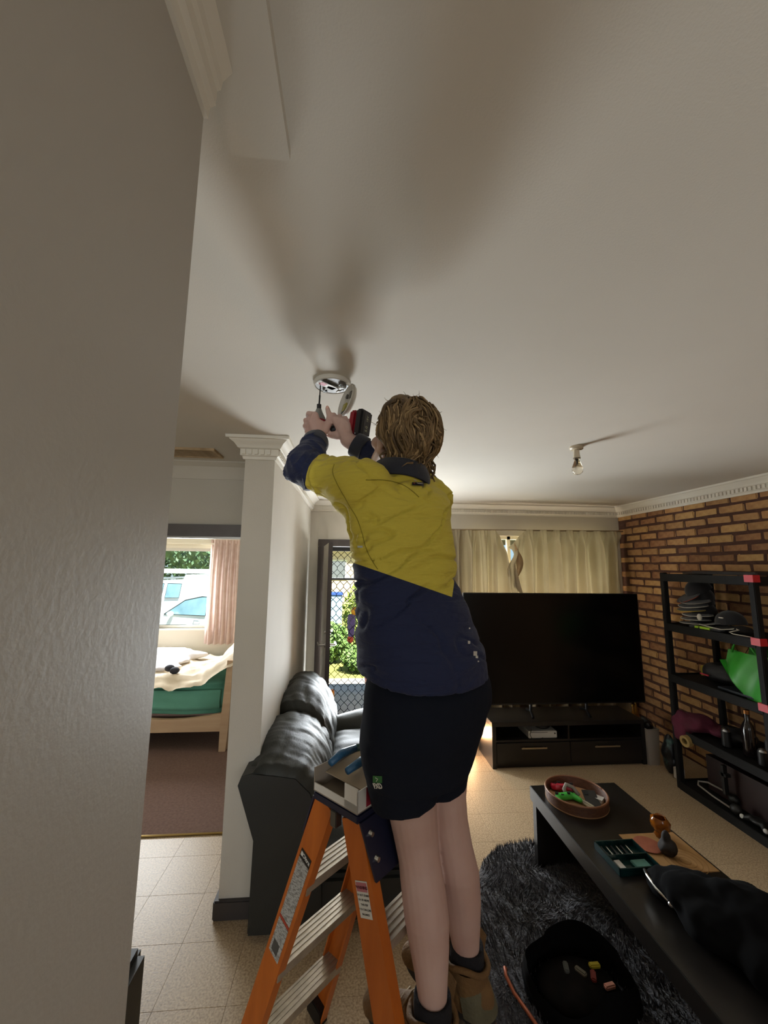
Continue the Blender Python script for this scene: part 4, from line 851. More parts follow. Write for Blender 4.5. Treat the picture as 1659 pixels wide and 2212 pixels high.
# ================================================================ the worker on the ladder
skin = M('skin', '#c9aba1', .55, c2='#ba978c', vs=7, bump=.05, bs=260, spec=.35)
sb_ = skin.node_tree.nodes['Principled BSDF']; sb_.inputs['Subsurface Weight'].default_value = .08; sb_.inputs['Subsurface Radius'].default_value = (.01, .004, .002)
def ring(c, hw, th, ratio=.66, n=40, tilt=0, p=2.3):
    ph_ = th+math.radians(8); a = hw/math.sqrt(math.cos(ph_)**2+(ratio*math.sin(ph_))**2); b = a*ratio
    lx, ly = V((math.cos(th), math.sin(th), 0)), V((-math.sin(th), math.cos(th), 0)); out = []
    for k in range(n):
        t_ = 2*PI*k/n; cc_, ss_ = math.cos(t_), math.sin(t_)
        ex = math.copysign(abs(cc_)**(2/p), cc_); ey = math.copysign(abs(ss_)**(2/p), ss_)
        out.append(V(c)+lx*a*ex+ly*b*ey+V((0, 0, tilt*ey)))
    return out
R_ = math.radians
SH = [(.205,1.11,1.415,.172,38,.02),(.2,1.11,1.475,.17,36,0),(.186,1.11,1.537,.159,33,0),(.171,1.105,1.601,.147,30,0),(.156,1.1,1.665,.137,27,0),(.15,1.1,1.729,.14,25,0),(.143,1.105,1.795,.146,23,0),(.138,1.11,1.848,.150,22,0),(.140,1.12,1.895,.143,22,0),(.150,1.13,1.925,.115,22,0),(.160,1.135,1.952,.07,22,0)]
SHO = [(.215,1.12,1.46,.125,38),(.222,1.12,1.424,.150,39),(.225,1.12,1.40,.162,39),(.226,1.12,1.375,.168,40),(.222,1.12,1.326,.169,40),(.211,1.12,1.279,.165,40),(.2,1.125,1.235,.157,40),(.197,1.128,1.19,.147,40),(.196,1.13,1.15,.135,40)]
LL = [(.15,1.12,1.2,.082),(.164,1.13,1.11,.075),(.178,1.14,1.061,.067),(.189,1.15,.987,.060),(.198,1.14,.929,.055),(.207,1.125,.87,.058),(.212,1.11,.818,.057),(.216,1.1,.765,.050),(.219,1.09,.713,.041),(.221,1.087,.669,.036),(.222,1.085,.60,.037)]
RL = [(.275,1.19,1.2,.075),(.277,1.19,1.11,.068),(.28,1.19,1.06,.060),(.286,1.185,1.008,.056),(.299,1.18,.94,.054),(.313,1.18,.871,.058),(.324,1.19,.795,.053),(.333,1.2,.719,.044),(.339,1.205,.658,.036),(.344,1.207,.60,.037)]
SLs, ELs, WLs = V((.03, 1.06, 1.915)), V((-.160, 1.20, 1.995)), V((-.124, 1.362, 2.152))
SRs, ERs, WRs = V((.252, 1.195, 1.915)), V((.150, 1.320, 2.035)), V((-.020, 1.348, 2.140))
body = MB()
body.loft([ring(s[:3], s[3]*.86, R_(s[4])) for s in SH[:9]]); body.loft([ring(s[:3], s[3]*.86, R_(s[4])) for s in SHO])
def chain(mb, pts, rs, n=12):
    for i in range(len(pts)-1): mb.capsule(pts[i], pts[i+1], rs[i], rs[i+1], n)
for LG in (LL, RL):
    body.loft([[V(l[:3])+V((math.cos(2*PI*k/20)*l[3], math.sin(2*PI*k/20)*l[3]*1.05, 0)) for k in range(20)] for l in LG])
chain(body, [SLs, ELs, WLs], [.05, .036, .026]); chain(body, [SRs, ERs, WRs], [.048, .034, .027])
chain(body, [ELs.lerp(WLs, .5), WLs], [.034, .027]); chain(body, [ERs.lerp(WRs, .5), WRs], [.034, .028])
body.capsule((.16, 1.115, 1.92), (.152, 1.14, 2.03), .056, .052)
# head (local: x right, y face forward, z up)
az, tl_ = R_(33), R_(26); HC = V((.146, 1.158, 2.090))
HM = Matrix.Translation(HC) @ Matrix.Rotation(az, 4, 'Z') @ Matrix.Rotation(tl_, 4, 'X')
hb_ = MB(HM); hb_.ell((0, -.015, .028), (.073, .092, .088)); hb_.ell((0, .022, -.025), (.060, .068, .082)); hb_.ell((0, .045, -.075), (.042, .042, .036)); hb_.ell((0, .066, -.092), (.02, .02, .016))
hb_.capsule((0, .088, -.005), (0, .104, -.032), .008, .013); hb_.ell((0, .075, .012), (.045, .022, .012)); hb_.ell((0, .085, -.062), (.022, .012, .009))
for s_ in (-1, 1): hb_.ell((s_*.074, -.008, -.018), (.010, .019, .032)); hb_.ell((s_*.077, -.012, -.012), (.008, .010, .018)); hb_.ell((s_*.04, .05, -.035), (.024, .028, .022)); hb_.capsule((s_*.06, .0, -.05), (s_*.03, .05, -.085), .018, .02)
hb_.capsule((0, -.03, -.04), (0, -.035, -.11), .05, .052)
body.v += hb_.v[:]; k0 = len(body.v)-len(hb_.v); body.f += [tuple(i+k0 for i in f) for f in hb_.f]
# hands: palm, four bent fingers, thumb
def hand(mb, wrist, palm_c, mcps, bends, thumb, fr_=.0088):
    for mc in mcps: mb.capsule(wrist, mc, .0225, .0125, 10)
    for i in range(3): mb.capsule(V(mcps[i]), V(mcps[i+1]), .0125, .0125, 10)
    mb.capsule(wrist, palm_c, .025, .024, 12); mb.capsule(palm_c, (V(mcps[1])+V(mcps[2]))/2, .023, .015, 12)
    for mc, b in zip(mcps, bends):
        pts = [V(mc)]+[V(q) for q in b]; chain(mb, pts, [.0108, .0098, .0086, .0074][:len(pts)], 10)
    chain(mb, [V(q) for q in thumb], [.017, .0135, .0112, .009], 10)
hand(body, WLs, V((-.124, 1.372, 2.196)),
     [V((-.140, 1.366, 2.236)), V((-.150, 1.366, 2.217)), V((-.151, 1.366, 2.199)), V((-.146, 1.366, 2.180))],
     [[(-.166, 1.384, 2.247), (-.172, 1.416, 2.249), (-.157, 1.441, 2.247)], [(-.176, 1.388, 2.222), (-.178, 1.420, 2.224), (-.160, 1.445, 2.222)],
      [(-.177, 1.388, 2.201), (-.178, 1.420, 2.202), (-.160, 1.444, 2.201)], [(-.169, 1.384, 2.180), (-.172, 1.412, 2.181), (-.158, 1.434, 2.182)]],
     [(-.106, 1.366, 2.178), (-.092, 1.374, 2.208), (-.090, 1.384, 2.240), (-.099, 1.392, 2.272)])
hand(body, WRs, V((-.040, 1.356, 2.178)),
     [V((-.070, 1.366, 2.222)), V((-.052, 1.360, 2.217)), V((-.035, 1.353, 2.207)), V((-.022, 1.347, 2.193))],
     [[(-.074, 1.386, 2.246), (-.078, 1.418, 2.238), (-.083, 1.432, 2.214)], [(-.052, 1.382, 2.240), (-.051, 1.412, 2.232), (-.055, 1.424, 2.206)],
      [(-.032, 1.374, 2.231), (-.030, 1.404, 2.224), (-.034, 1.416, 2.198)], [(-.014, 1.366, 2.218), (-.011, 1.394, 2.212), (-.016, 1.406, 2.190)]],
     [(-.055, 1.360, 2.160), (-.078, 1.376, 2.166), (-.092, 1.396, 2.176), (-.094, 1.418, 2.182)])
bme = remesh(body, 'person', skin, .0036, 3, .45)
og = V((.26, 1.13, .53)); recenter(bme, og)
man = tag(put('person', bme, None, og), 'person in yellow and navy work shirt standing on the ladder reaching to the ceiling', 'person')
eye_m = M('eye_white', '#e6e2dc', .2)
for s_ in (-1, 1): MB(HM).ell((s_*.03, .079, -.006), (.011, .009, .009)).build('eye', eye_m, man, smooth=True)
# nails
nailm = M('nail', '#d9ab9a', .35)
MB(Matrix.Translation((-.099, 1.386, 2.274))).ell((0, 0, 0), (.006, .004, .007)).build('thumb_nail', nailm, man, smooth=True)
# ---------------- shirt
yel = lin('#cbba4a'); nav = lin('#232a48')
shm_ = M('hi_vis_work_shirt', '#b3a419', .75, bump=.15, bs=330, sheen=.08, spec=.2)
n = shm_.node_tree.nodes; l = shm_.node_tree.links; b_ = n['Principled BSDF']
at_ = n.new('ShaderNodeAttribute'); at_.attribute_name = 'zone'; gt = n.new('ShaderNodeMath'); gt.operation = 'GREATER_THAN'; gt.inputs[1].default_value = 0
mx = n.new('ShaderNodeMix'); mx.data_type = 'RGBA'; mx.inputs[6].default_value = nav; mx.inputs[7].default_value = yel
tcs = n.new('ShaderNodeTexCoord'); mps = n.new('ShaderNodeMapping'); mps.inputs['Scale'].default_value = (2.5, 3, 13); mps.inputs['Rotation'].default_value = (.0, .45, .0)
nzs = n.new('ShaderNodeTexNoise'); nzs.inputs['Scale'].default_value = 2.2; nzs.inputs['Detail'].default_value = 3; nzs.inputs['Distortion'].default_value = .8
bps = n.new('ShaderNodeBump'); bps.inputs['Strength'].default_value = .55; bps.inputs['Distance'].default_value = .03
l.new(tcs.outputs['Object'], mps.inputs[0]); l.new(mps.outputs[0], nzs.inputs[0]); l.new(nzs.outputs['Fac'], bps.inputs['Height'])
b0_ = b_.inputs['Normal'].links[0].from_node; l.new(bps.outputs[0], b0_.inputs['Normal'])
l.new(at_.outputs['Fac'], gt.inputs[0]); l.new(gt.outputs[0], mx.inputs[0]); l.new(mx.outputs[2], b_.inputs['Base Color'])
sh_ = MB(); sh_.loft([ring(s[:3], s[3], R_(s[4]), (.84, .82, .76, .7)[i] if i < 4 else .66, tilt=s[5]) for i, s in enumerate(SH)])
def sleeve(S, E, W, r):
    d1 = (E-S).normalized(); d2 = (W-E).normalized(); cuff = E+(W-E)*.80
    sh_.capsule(S, E, r[0], r[1], 16); sh_.capsule(E, E+(W-E)*.45, r[1], r[2], 16); sh_.tube([E+(W-E)*.3, E+(W-E)*.6, cuff], [r[2]*.95, r[2]*.9, r[3]], 18)
    return cuff
sleeve(SLs, ELs, WLs, (.078, .060, .056, .044)); sleeve(SRs, ERs, WRs, (.064, .056, .050, .043))
sh_.capsule(SLs+V((.02, .02, -.07)), SLs+V((-.05, .05, -.0)), .06, .062); sh_.capsule(SLs+V((.05, .03, .0)), V((.12, 1.12, 1.93)), .055, .045); sh_.capsule(SRs, V((.2, 1.14, 1.935)), .05, .045); sh_.capsule(SRs+V((0, .0, -.06)), SRs, .05, .055)
sh_.capsule((.15, 1.118, 1.89), (.146, 1.122, 1.946), .068, .066)
sme = remesh(sh_, 'work_shirt', shm_, .0045, 11, .5)
sme.update()
Sd = (ELs-SLs); Rd = (ERs-SRs); at = sme.attributes.new('zone', 'FLOAT', 'POINT')
nrm = [v.normal.copy() for v in sme.vertices]
for i, v in enumerate(sme.vertices):
    p = v.co
    tL = (p-SLs).dot(Sd)/Sd.length_squared; tR = (p-SRs).dot(Rd)/Rd.length_squared
    arm_ = max(0, min(1, (max(tL if p.x < .05 else 0, tR if p.y > 1.22 else 0)-.15)*2.5))
    # drape: diagonal folds across the back, rings on the sleeves
    f1 = noise.fractal(V((p.x*3+p.z*2.2, p.y*3, p.z*11-p.x*5)), 1., 2., 3); f2 = noise.fractal(p*9, 1., 2., 2)
    msk = max(0, min(1, .5+2.2*noise.fractal(p*4+V((3, 1, 0)), 1., 2., 2))); f3 = noise.fractal(V((p.x*5-p.z*4, p.y*4, p.z*6+p.x*4+9)), 1., 2., 2)
    dn = (abs(f1)**.8*-.012+.004-.013*msk*math.exp(-(f1/.06)**2)-.010*(1-msk)*math.exp(-(f3/.05)**2))*(1-arm_)+f2*.004*(1-arm_)
    if arm_ > 0:
        tt = tL if p.x < .05 else tR; dn += arm_*(-.009*abs(math.sin(tt*11+f2*4))**.7+f2*.006)
    low = max(0, min(1, (1.62-p.z)/.15)); dn *= (1-.35*low)
    if p.z < 1.45: dn *= .4
    v.co = p+nrm[i]*dn
    zb = (1.700-(p.x-.026)*.33) if p.x < .27 else 1.62+(p.x-.27)*2.2
    if p.y > 1.14: zb = min(zb, 1.68)
    zz = p.z-zb
    if p.x < .06: zz = min(zz, (.66-tL)*.24)
    if p.y > 1.2: zz = min(zz, (.62-tR)*.22)
    at.data[i].value = zz
sV = [v.co.copy() for v in sme.vertices]; sF = [tuple(p.vertices) for p in sme.polygons]
so_ = V((.17, 1.11, 1.42)); recenter(sme, so_); shirt = put('work_shirt', sme, man, so_); shirt['label'] = 'yellow over navy hi vis work shirt'
bv = BVHTree.FromPolygons(sV, sF)
def hit(bvh, px, py):
    d = (px-829.5)/845*cr-(py-1106)/845*cu+cf; r = bvh.ray_cast(CAM, d.normalized()); return (r[0], r[1]) if r[0] else (None, None)
def decal(bvh, name, mat_, parent, x0, y0, x1, y1, nu=6, nv=3, off=.0012, skew=0):
    vs = []
    for j in range(nv+1):
        for i in range(nu+1):
            p, n_ = hit(bvh, x0+(x1-x0)*i/nu, y0+(y1-y0)*j/nv+skew*i/nu)
            if p is None: return None
            vs.append(p+n_*off)
    mb = MB(); mb.add(vs, [(j*(nu+1)+i, j*(nu+1)+i+1, (j+1)*(nu+1)+i+1, (j+1)*(nu+1)+i) for j in range(nv) for i in range(nu)])
    return mb.build(name, mat_, parent, smooth=True)
def surf_text(bvh, name, txt, h, mat_, parent, px, py, off=.0018, ang=0, **k):
    p, n_ = hit(bvh, px, py); a, _ = hit(bvh, px-8, py); b, _ = hit(bvh, px+8, py)
    if p is None: return
    x_ = (b-a).normalized(); n_ = (n_-x_*n_.dot(x_)).normalized(); y_ = n_.cross(x_)
    put_text(name, txt, h, mat_, parent, frame(p+n_*off, x_, y_, n_) @ Matrix.Rotation(ang, 4, 'Z'), **k)
decal(bv, 'neck_label', M('black_label', '#17151a', .6), shirt, 889, 1044, 917, 1051, off=.004, skew=.5)
surf_text(bv, 'label_lettering', 'KingGee', .0085, M('label_white', '#cfccc4'), shirt, 906, 1047.6, off=.0052, shear=.2, bold=.0002)
surf_text(bv, 'label_mark', 'M', .006, M('label_red', '#a03a30'), shirt, 894, 1047.2, off=.0052)
refl = M('reflective_tape', '#b9c2c4', .3)
decal(bv, 'reflective_tab', refl, shirt, 773, 1179, 784, 1183, 3, 1)
# seam lines
seam = M('seam_thread', '#8a7e1e', .8); seam2 = M('navy_seam', '#12141f', .8)
def seamline(name, pts, mat_, r=.0011, sub=10):
    out = []
    for _ in range(3): pts = [pts[0]]+[q for a, b in zip(pts[:-1], pts[1:]) for q in ((a[0]*.75+b[0]*.25, a[1]*.75+b[1]*.25), (a[0]*.25+b[0]*.75, a[1]*.25+b[1]*.75))]+[pts[-1]]
    sub = 2
    for a, b in zip(pts[:-1], pts[1:]):
        for k in range(sub):
            p, n_ = hit(bv, a[0]+(b[0]-a[0])*k/sub, a[1]+(b[1]-a[1])*k/sub)
            if p is not None: out.append(p+n_*.0004)
    if len(out) > 3: MB().tube(out, r, 6).build(name, mat_, shirt, smooth=True)
seamline('panel_seam', [(757, 1096), (772, 1120), (782, 1150), (790, 1185), (803, 1210), (816, 1230)], seam)
seamline('sleeve_seam', [(722, 1003), (717, 1020), (728, 1045), (745, 1075), (757, 1096)], seam)
seamline('yoke_seam', [(790, 1037), (830, 1036), (868, 1045), (893, 1062), (905, 1074)], seam, .0013)
# collar band
cr0, cr1 = V((.158, 1.125, 1.935)), V((.172, 1.135, 1.985))
tiltm = Matrix.Rotation(R_(11), 3, V((0, 1, 0))) @ Matrix.Rotation(R_(-12), 3, V((math.cos(R_(22)), math.sin(R_(22)), 0)))
def collar(u, v):
    a = 2*PI*u+PI*1.5+R_(22); r = .076-.008*v+.005*math.sin(v*PI)
    p = tiltm @ V((math.cos(a)*r*1.08, math.sin(a)*r, (v-.5)*.05)); return p+V((.140, 1.126, 1.962))+V((.0, 0, -.004*math.cos(2*PI*u)))
mb = MB(); mb.grid(collar, 48, 8); mb.grid(lambda u, v: V(collar(u, v))+(V(collar(u, v))-V((.140, 1.126, 1.962+(v-.5)*.05))).normalized()*.006, 48, 8)
mb.tube([V(collar(i/48, 1)) for i in range(49)], .006, 8); mb.build('collar', M('navy_drill', '#1b1f2d', .8, bump=.15, bs=300, sheen=.2), shirt, smooth=True)
cuffm = M('navy_drill', '#1b1f2d')
for S_, E_, r_ in ((ELs, WLs, .043), (ERs, WRs, .043)):
    d_ = (E_-S_).normalized(); c_ = S_+(E_-S_)*.80
    MB().lathe([(r_-.004, -.03), (r_+.002, -.028), (r_+.003, 0), (r_, .012), (r_-.004, .013), (r_-.006, 0)], c_, 28, ax=d_, cap=False).build('cuff', cuffm, shirt, smooth=40)
# paint spots on the navy hem
for i, (x, y, w2, h2) in enumerate(((1010, 1385, 5, 6), (1022, 1407, 8, 10), (1027, 1416, 5, 6), (1012, 1356, 3, 3), (1031, 1427, 3, 3), (884, 1372, 0, 0))):
    if w2: decal(bv, 'paint_spot', white, shirt, x, y, x+w2, y+h2, 2, 2)
# ---------------- shorts
drk = M('dark_navy_shorts', '#141822', .95, c2='#181c27', vs=6, bump=.12, bs=300, spec=.15)
ss_ = MB(); ss_.loft([ring(s[:3], s[3], R_(s[4]), .78) for s in SHO])
LLs = [(.130, 1.10, 1.275, .088), (.133, 1.105, 1.22, .092), (.143, 1.12, 1.165, .094), (.153, 1.13, 1.113, .094), (.160, 1.135, 1.076, .090)]
RLs = [(.275, 1.17, 1.275, .09), (.283, 1.175, 1.21, .084), (.279, 1.182, 1.15, .078), (.272, 1.19, 1.10, .074), (.270, 1.192, 1.072, .072)]
for LG in (LLs, RLs): ss_.loft([[V(q[:3])+V((math.cos(2*PI*k/28)*q[3], math.sin(2*PI*k/28)*q[3]*1.0, (.012*math.cos(2*PI*k/28) if i == 4 else 0))) for k in range(28)] for i, q in enumerate(LG)])
pme = remesh(ss_, 'work_shorts', drk, .006, 14, .5); pme.update(); nr = [v.normal.copy() for v in pme.vertices]
for i, v in enumerate(pme.vertices):
    p = v.co; v.co = p+nr[i]*(noise.fractal(V((p.x*6, p.y*6, p.z*9+p.x*4)), 1., 2., 3)*.006)
pV = [v.co.copy() for v in pme.vertices]; pF = [tuple(q.vertices) for q in pme.polygons]
po = V((.2, 1.13, 1.07)); recenter(pme, po); shorts = put('work_shorts', pme, man, po)
pb = BVHTree.FromPolygons(pV, pF)
decal(pb, 'green_badge', M('badge_green', '#2f6a35', .6), shorts, 806, 1675, 826, 1690, 5, 4, skew=1)
p, _ = hit(pb, 815, 1682)
mb = MB()
a_, n_ = hit(pb, 812, 1679); b__, _ = hit(pb, 817, 1682); c_, _ = hit(pb, 814, 1687)
if a_ and b__ and c_: mb.tube([a_+n_*.002, b__+n_*.002, c_+n_*.002], .0008, 5); mb.build('badge_arrow', white, shorts)
surf_text(pb, 'badge_lettering', 'FXD', .017, M('label_white', '#cfccc4'), shorts, 817, 1697.5, bold=.0006)
decal(pb, 'white_fleck', white, shorts, 881, 1481, 886, 1483, 1, 1)
# ---------------- socks and boots
sk_ = M('dark_sock_knit', '#15141a', .95, bump=.4, bs=240); tanl = M('tan_suede', '#7c5d36', .85, c2='#64492a', vs=18, bump=.4, bs=120); olv = M('olive_suede', '#6a6650', .9, c2='#54503d', vs=14, bump=.4, bs=140); solem = M('boot_rubber', '#241f1b', .8)
Fd = V((-.70, .714, 0)); Rt = V((.714, .70, 0))
for A_, zs in ((V((.2215, 1.086, 0)), .6), (V((.3425, 1.2065, 0)), .6)):
    sk2 = MB(); sk2.lathe([(.043, .585), (.046, .61), (.046, .645), (.045, .668), (.0435, .672), (.038, .668)], A_, 24); sk2.build('sock', sk_, man, smooth=True)
    BM = frame(A_+V((0, 0, .519)), Rt, Fd, V((0, 0, 1)))
    bt_ = MB(BM); bt_.capsule((0, .004, .045), (0, .0, .088), .052, .054, 18); bt_.ell((0, -.030, .045), (.042, .045, .048)); bt_.capsule((0, .02, .05), (0, .14, .03), .046, .040, 16); bt_.ell((0, .165, .028), (.047, .05, .030)); bt_.capsule((0, .04, .085), (0, .11, .055), .036, .032)
    be = remesh(bt_, 'boot', tanl, .005, 4)
    for v in be.vertices:
        q = BM.inverted() @ v.co
        if q.z < .02: q.z = .02; v.co = BM @ q
        v.co += v.normal*noise.fractal(v.co*22, 1., 2., 2)*.003
    cb_ = A_+V((0, 0, .519)); recenter(be, cb_); boot = put('work_boot', be, man, cb_)
    so2 = MB(BM); out = []
    for k in range(28):
        a = 2*PI*k/28; out.append((.05*math.cos(a)*(1 if math.sin(a) > 0 else .86), .065+.145*math.sin(a), 0))
    so2.prism(out, (0, 0, .024)); so2.build('boot_sole', solem, boot)
    cl = MB(BM); cl.grid(lambda u, v: ((.0575-.004*v)*math.cos(PI*(1.02+.96*u)), .004-.02*(1-v)+(.066-.010*v)*math.sin(PI*(1.02+.96*u)), .028+.062*v), 26, 8); cl.build('heel_counter', olv, boot, smooth=True)
    lip = MB(BM); lip.tube([((.054+.006*math.sin(3*a))*math.cos(a), .0+.056*math.sin(a), .118+.008*math.sin(2*a+1)) for a in [2*PI*k/30 for k in range(31)]], .0075, 8); lip.grid(lambda u, v: (.056*math.cos(2*PI*u), .056*math.sin(2*PI*u), .07+.048*v), 30, 4); lip.build('padded_collar', tanl, boot, smooth=True)
    for s_ in (-1, 1): MB(BM).grid(lambda u, v: (s_*(.058+.018*v+.012*u*v), .055-.07*u, .07+.055*v+.02*math.sin(u*PI)*v), 8, 8).build('loose_flap', tanl, boot, smooth=True)
    lc = MB(BM); lc.tube([(-.03, .07, .10), (0, .062, .118), (.03, .07, .10), (.062, .03, .11), (.07, .01, .08), (.066, -.005, .05)], .0028, 6); lc.tube([(.03, .09, .09), (0, .085, .10), (-.03, .09, .09), (-.066, .035, .10), (-.072, .01, .06)], .0028, 6); lc.build('boot_lace', M('lace_tan', '#8d7a57', .8), boot, smooth=True)
# ---------------- wrist watch
wd = (WLs-ELs).normalized(); wc = WLs-wd*.012
MB().lathe([(.027, -.009), (.0305, -.009), (.0305, .009), (.027, .009), (.027, -.009)], wc, 24, ax=wd, cap=False).build('watch_band', M('watch_rubber', '#2a2e2c', .6), man, smooth=40)
MB(frame(wc+V((.0, -.030, .0)), V((1, 0, 0)), wd.cross(V((1, 0, 0))).normalized(), -V((0, 1, 0)))).box((-.016, -.016, -.006), (.016, .016, .004), .004).build('watch_case', M('watch_case', '#1e2120', .4), man)
# ---------------- hair
hairm = M('dark_blond_hair', '#8c7350', .6, c2='#4d3c28', vs=30, stretch=(1, 1, .35), bump=.3, bs=150, spec=.4, contrast=1.2)
hb2 = MB(HM); hb2.ell((0, -.026, .032), (.080, .094, .094)); hb2.ell((0, -.048, -.022), (.070, .070, .075)); hb2.ell((0, -.05, -.07), (.055, .045, .045)); hb2.ell((.0, .03, .085), (.056, .05, .045)); hb2.ell((-.035, .02, .06), (.04, .05, .05)); hb2.ell((.035, .02, .06), (.04, .05, .05))
hme = remesh(hb2, 'hair', hairm, .006, 3)
for v in hme.vertices: v.co += v.normal*noise.fractal(V((v.co.x*26, v.co.y*26, v.co.z*9)), 1., 2., 3)*.005
ho = V(HC); recenter(hme, ho); hair = put('hair', hme, man, ho)
HI = HM.inverted(); gdir = V((.0, .0, -1)); rh = random.Random(21)
lk = MB(); lk2 = MB()
def shell(q):   # push a local point out to the hair shell
    c = V((0, -.026, .018)); d = q-c; e = math.sqrt((d.x/.083)**2+(d.y/.098)**2+(d.z/.100)**2); return c+d/e, d
for k in range(1500):
    u_, v_ = rh.uniform(0, 2*PI), rh.uniform(-.05, 1)
    d = V((math.cos(u_)*math.sqrt(1-v_*v_), math.sin(u_)*math.sqrt(1-v_*v_), v_))
    if d.y > .55 and d.z < .55: continue
    q, _ = shell(V((0, -.026, .018))+d*.1)
    g = (HI.to_3x3() @ gdir); part = V((d.x*.5, -.35-.2*d.y, 0)); L_ = rh.uniform(.06, .13)*(1.25+.5*max(0, .5-v_) if d.y < -.2 else 1); pts = []; st_ = L_/9; sw = rh.uniform(-.5, .5); lift = rh.uniform(.97, 1.14); ph_ = rh.uniform(0, 6.28)
    for s_ in range(10):
        pts.append(HM @ q)
        d2 = (q-V((0, -.026, .018))).normalized(); dirn = g*(.55+.1*s_)+part*(.9-.09*s_)+V((math.sin(ph_+s_*.6)*.35+sw*.25, math.cos(ph_+s_*.5)*.2, 0))+noise.noise_vector(q*22)*1.1+noise.noise_vector(q*60+V((k % 7, 0, 0)))*.5+(d2*.25*(s_-6) if s_ > 6 else V((0, 0, 0)))
        dirn = (dirn-d2*dirn.dot(d2)*.85).normalized(); q = q+dirn*st_
        if q.z > -.045:
            sq, _ = shell(q); q = sq*1.0; q = V((0, -.026, .018))+(q-V((0, -.026, .018)))*(lift+.02*math.sin(s_*.8+ph_)+(.012*(s_-6) if s_ > 6 else 0))
        elif q.y > -.02 and q.z < -.05 and abs(q.x) < .09: break
    if len(pts) < 5: continue
    r0 = rh.uniform(.0014, .0052); m_ = len(pts)
    (lk if k % 4 else lk2).tube(pts, [r0*(.55+.6*math.sin(PI*min(1, .15+i/m_)))*(1 if i < m_-1 else .25) for i in range(m_)], 5, flat=.55)
for k in range(46):   # loose flicks at the nape and crown
    if k < 32:
        a_ = rh.uniform(-2.7, -.45); q = V((.078*math.cos(a_), -.03+.085*math.sin(a_), rh.uniform(-.075, -.02))); g = HI.to_3x3() @ gdir; out_ = V((math.cos(a_), math.sin(a_), 0))
    else:
        a_ = rh.uniform(0, 6.28); q = V((.05*math.cos(a_), .0+.05*math.sin(a_), .108)); g = V((math.cos(a_+1.2), math.sin(a_+1.2), -.4)); out_ = V((0, 0, 1))
    L_ = rh.uniform(.035, .07); pts = []
    for s_ in range(8):
        pts.append(HM @ q); f_ = s_/7; q = q+(g*(1-.4*f_)+out_*(.1+.9*f_*f_)+noise.noise_vector(q*30+V((k, 0, 0)))*.5).normalized()*L_/7
    r0 = rh.uniform(.0022, .0045); (lk if k % 3 else lk2).tube(pts, [r0*(1-.85*(i/7)**1.5) for i in range(8)], 5, flat=.6)
o = lk.build('hair_locks', hairm, hair, smooth=True); o['kind'] = 'stuff'; o = lk2.build('blond_locks', M('blond_highlight', '#bfa27a', .55, c2='#8c724b', vs=30, spec=.4), hair, smooth=True)
o['kind'] = 'stuff'
fly = MB()
for k in range(60):
    u_ = rh.uniform(0, 2*PI); v_ = rh.uniform(-.3, 1); d = V((math.cos(u_)*math.sqrt(1-v_*v_), math.sin(u_)*math.sqrt(1-v_*v_), v_))
    if d.y > .4 and d.z < .6: continue
    q = V((0, -.026, .018))+V((d.x*.084, d.y*.1, d.z*.101)); t3 = V((rh.uniform(-1, 1), rh.uniform(-1, 1), rh.uniform(-1, .6)))
    fly.tube([HM @ (q+d*(.004*i)+t3*(.006*i)) for i in range(5)], [.0009, .0009, .0008, .0006, .0003], 3)
o = fly.build('stray_hairs', hairm, hair); o['kind'] = 'stuff'
# ================================================================ outdoors
lawn = M('sunlit_lawn', '#7d8f3c', .95, c2='#a59f58', vs=3, bump=.5, bs=60)
tag(MB().box((-14, 5.1, -.6), (14, 40, -.4)).build('garden_lawn', lawn), 'sunlit yellow green front lawn outside the doorway', 'lawn')
conc = M('pale_concrete', '#cfcac0', .85, c2='#bdb8ae', vs=4)
tag(MB().box((-.44, 4.5, -.39), (3.0, 5.7, -.04)).build('porch_slab', conc), 'pale concrete porch slab outside the front door', 'porch')
tag(MB().box((-.6, 6.7, -.4), (3.0, 7.6, -.37)).build('garden_path', conc), 'white concrete path crossing the lawn beyond the porch', 'path')
tag(MB().box((-9, 7.4, -.4), (-1.0, 17, -.39)).build('driveway', M('grey_drive', '#a9a6a0', .9, c2='#97948e', vs=6)), 'grey concrete driveway under the parked cars', 'driveway')
vr = thing('verandah_roof', 'verandah roof with timber beams above the porch', 'verandah', (1.2, 5.2, 0))
beam = M('verandah_timber', '#8a7b6c', .7)
MB().box((-.7, 4.5, 2.16), (3.2, 6.0, 2.2)).build('roof_sheet', M('roof_iron', '#b9b4aa', .5), vr)
for i, y in enumerate((4.75, 5.15, 5.55, 5.92)): MB().box((-.7, y, 2.04 if i == 3 else 2.09), (3.2, y+.05, 2.16)).build('rafter', beam, vr)
for x in (1.6,): MB().box((x, 5.88, -.05), (x+.08, 5.96, 2.05)).build('post', beam, vr)
leaf = [M('leaf_light', '#7f9a3e', .6, c2='#a8b455', vs=5), M('leaf_mid', '#4f7236', .6, c2='#6d8b45', vs=5), M('leaf_dark', '#4a6348', .6, c2='#5f7a58', vs=3)]
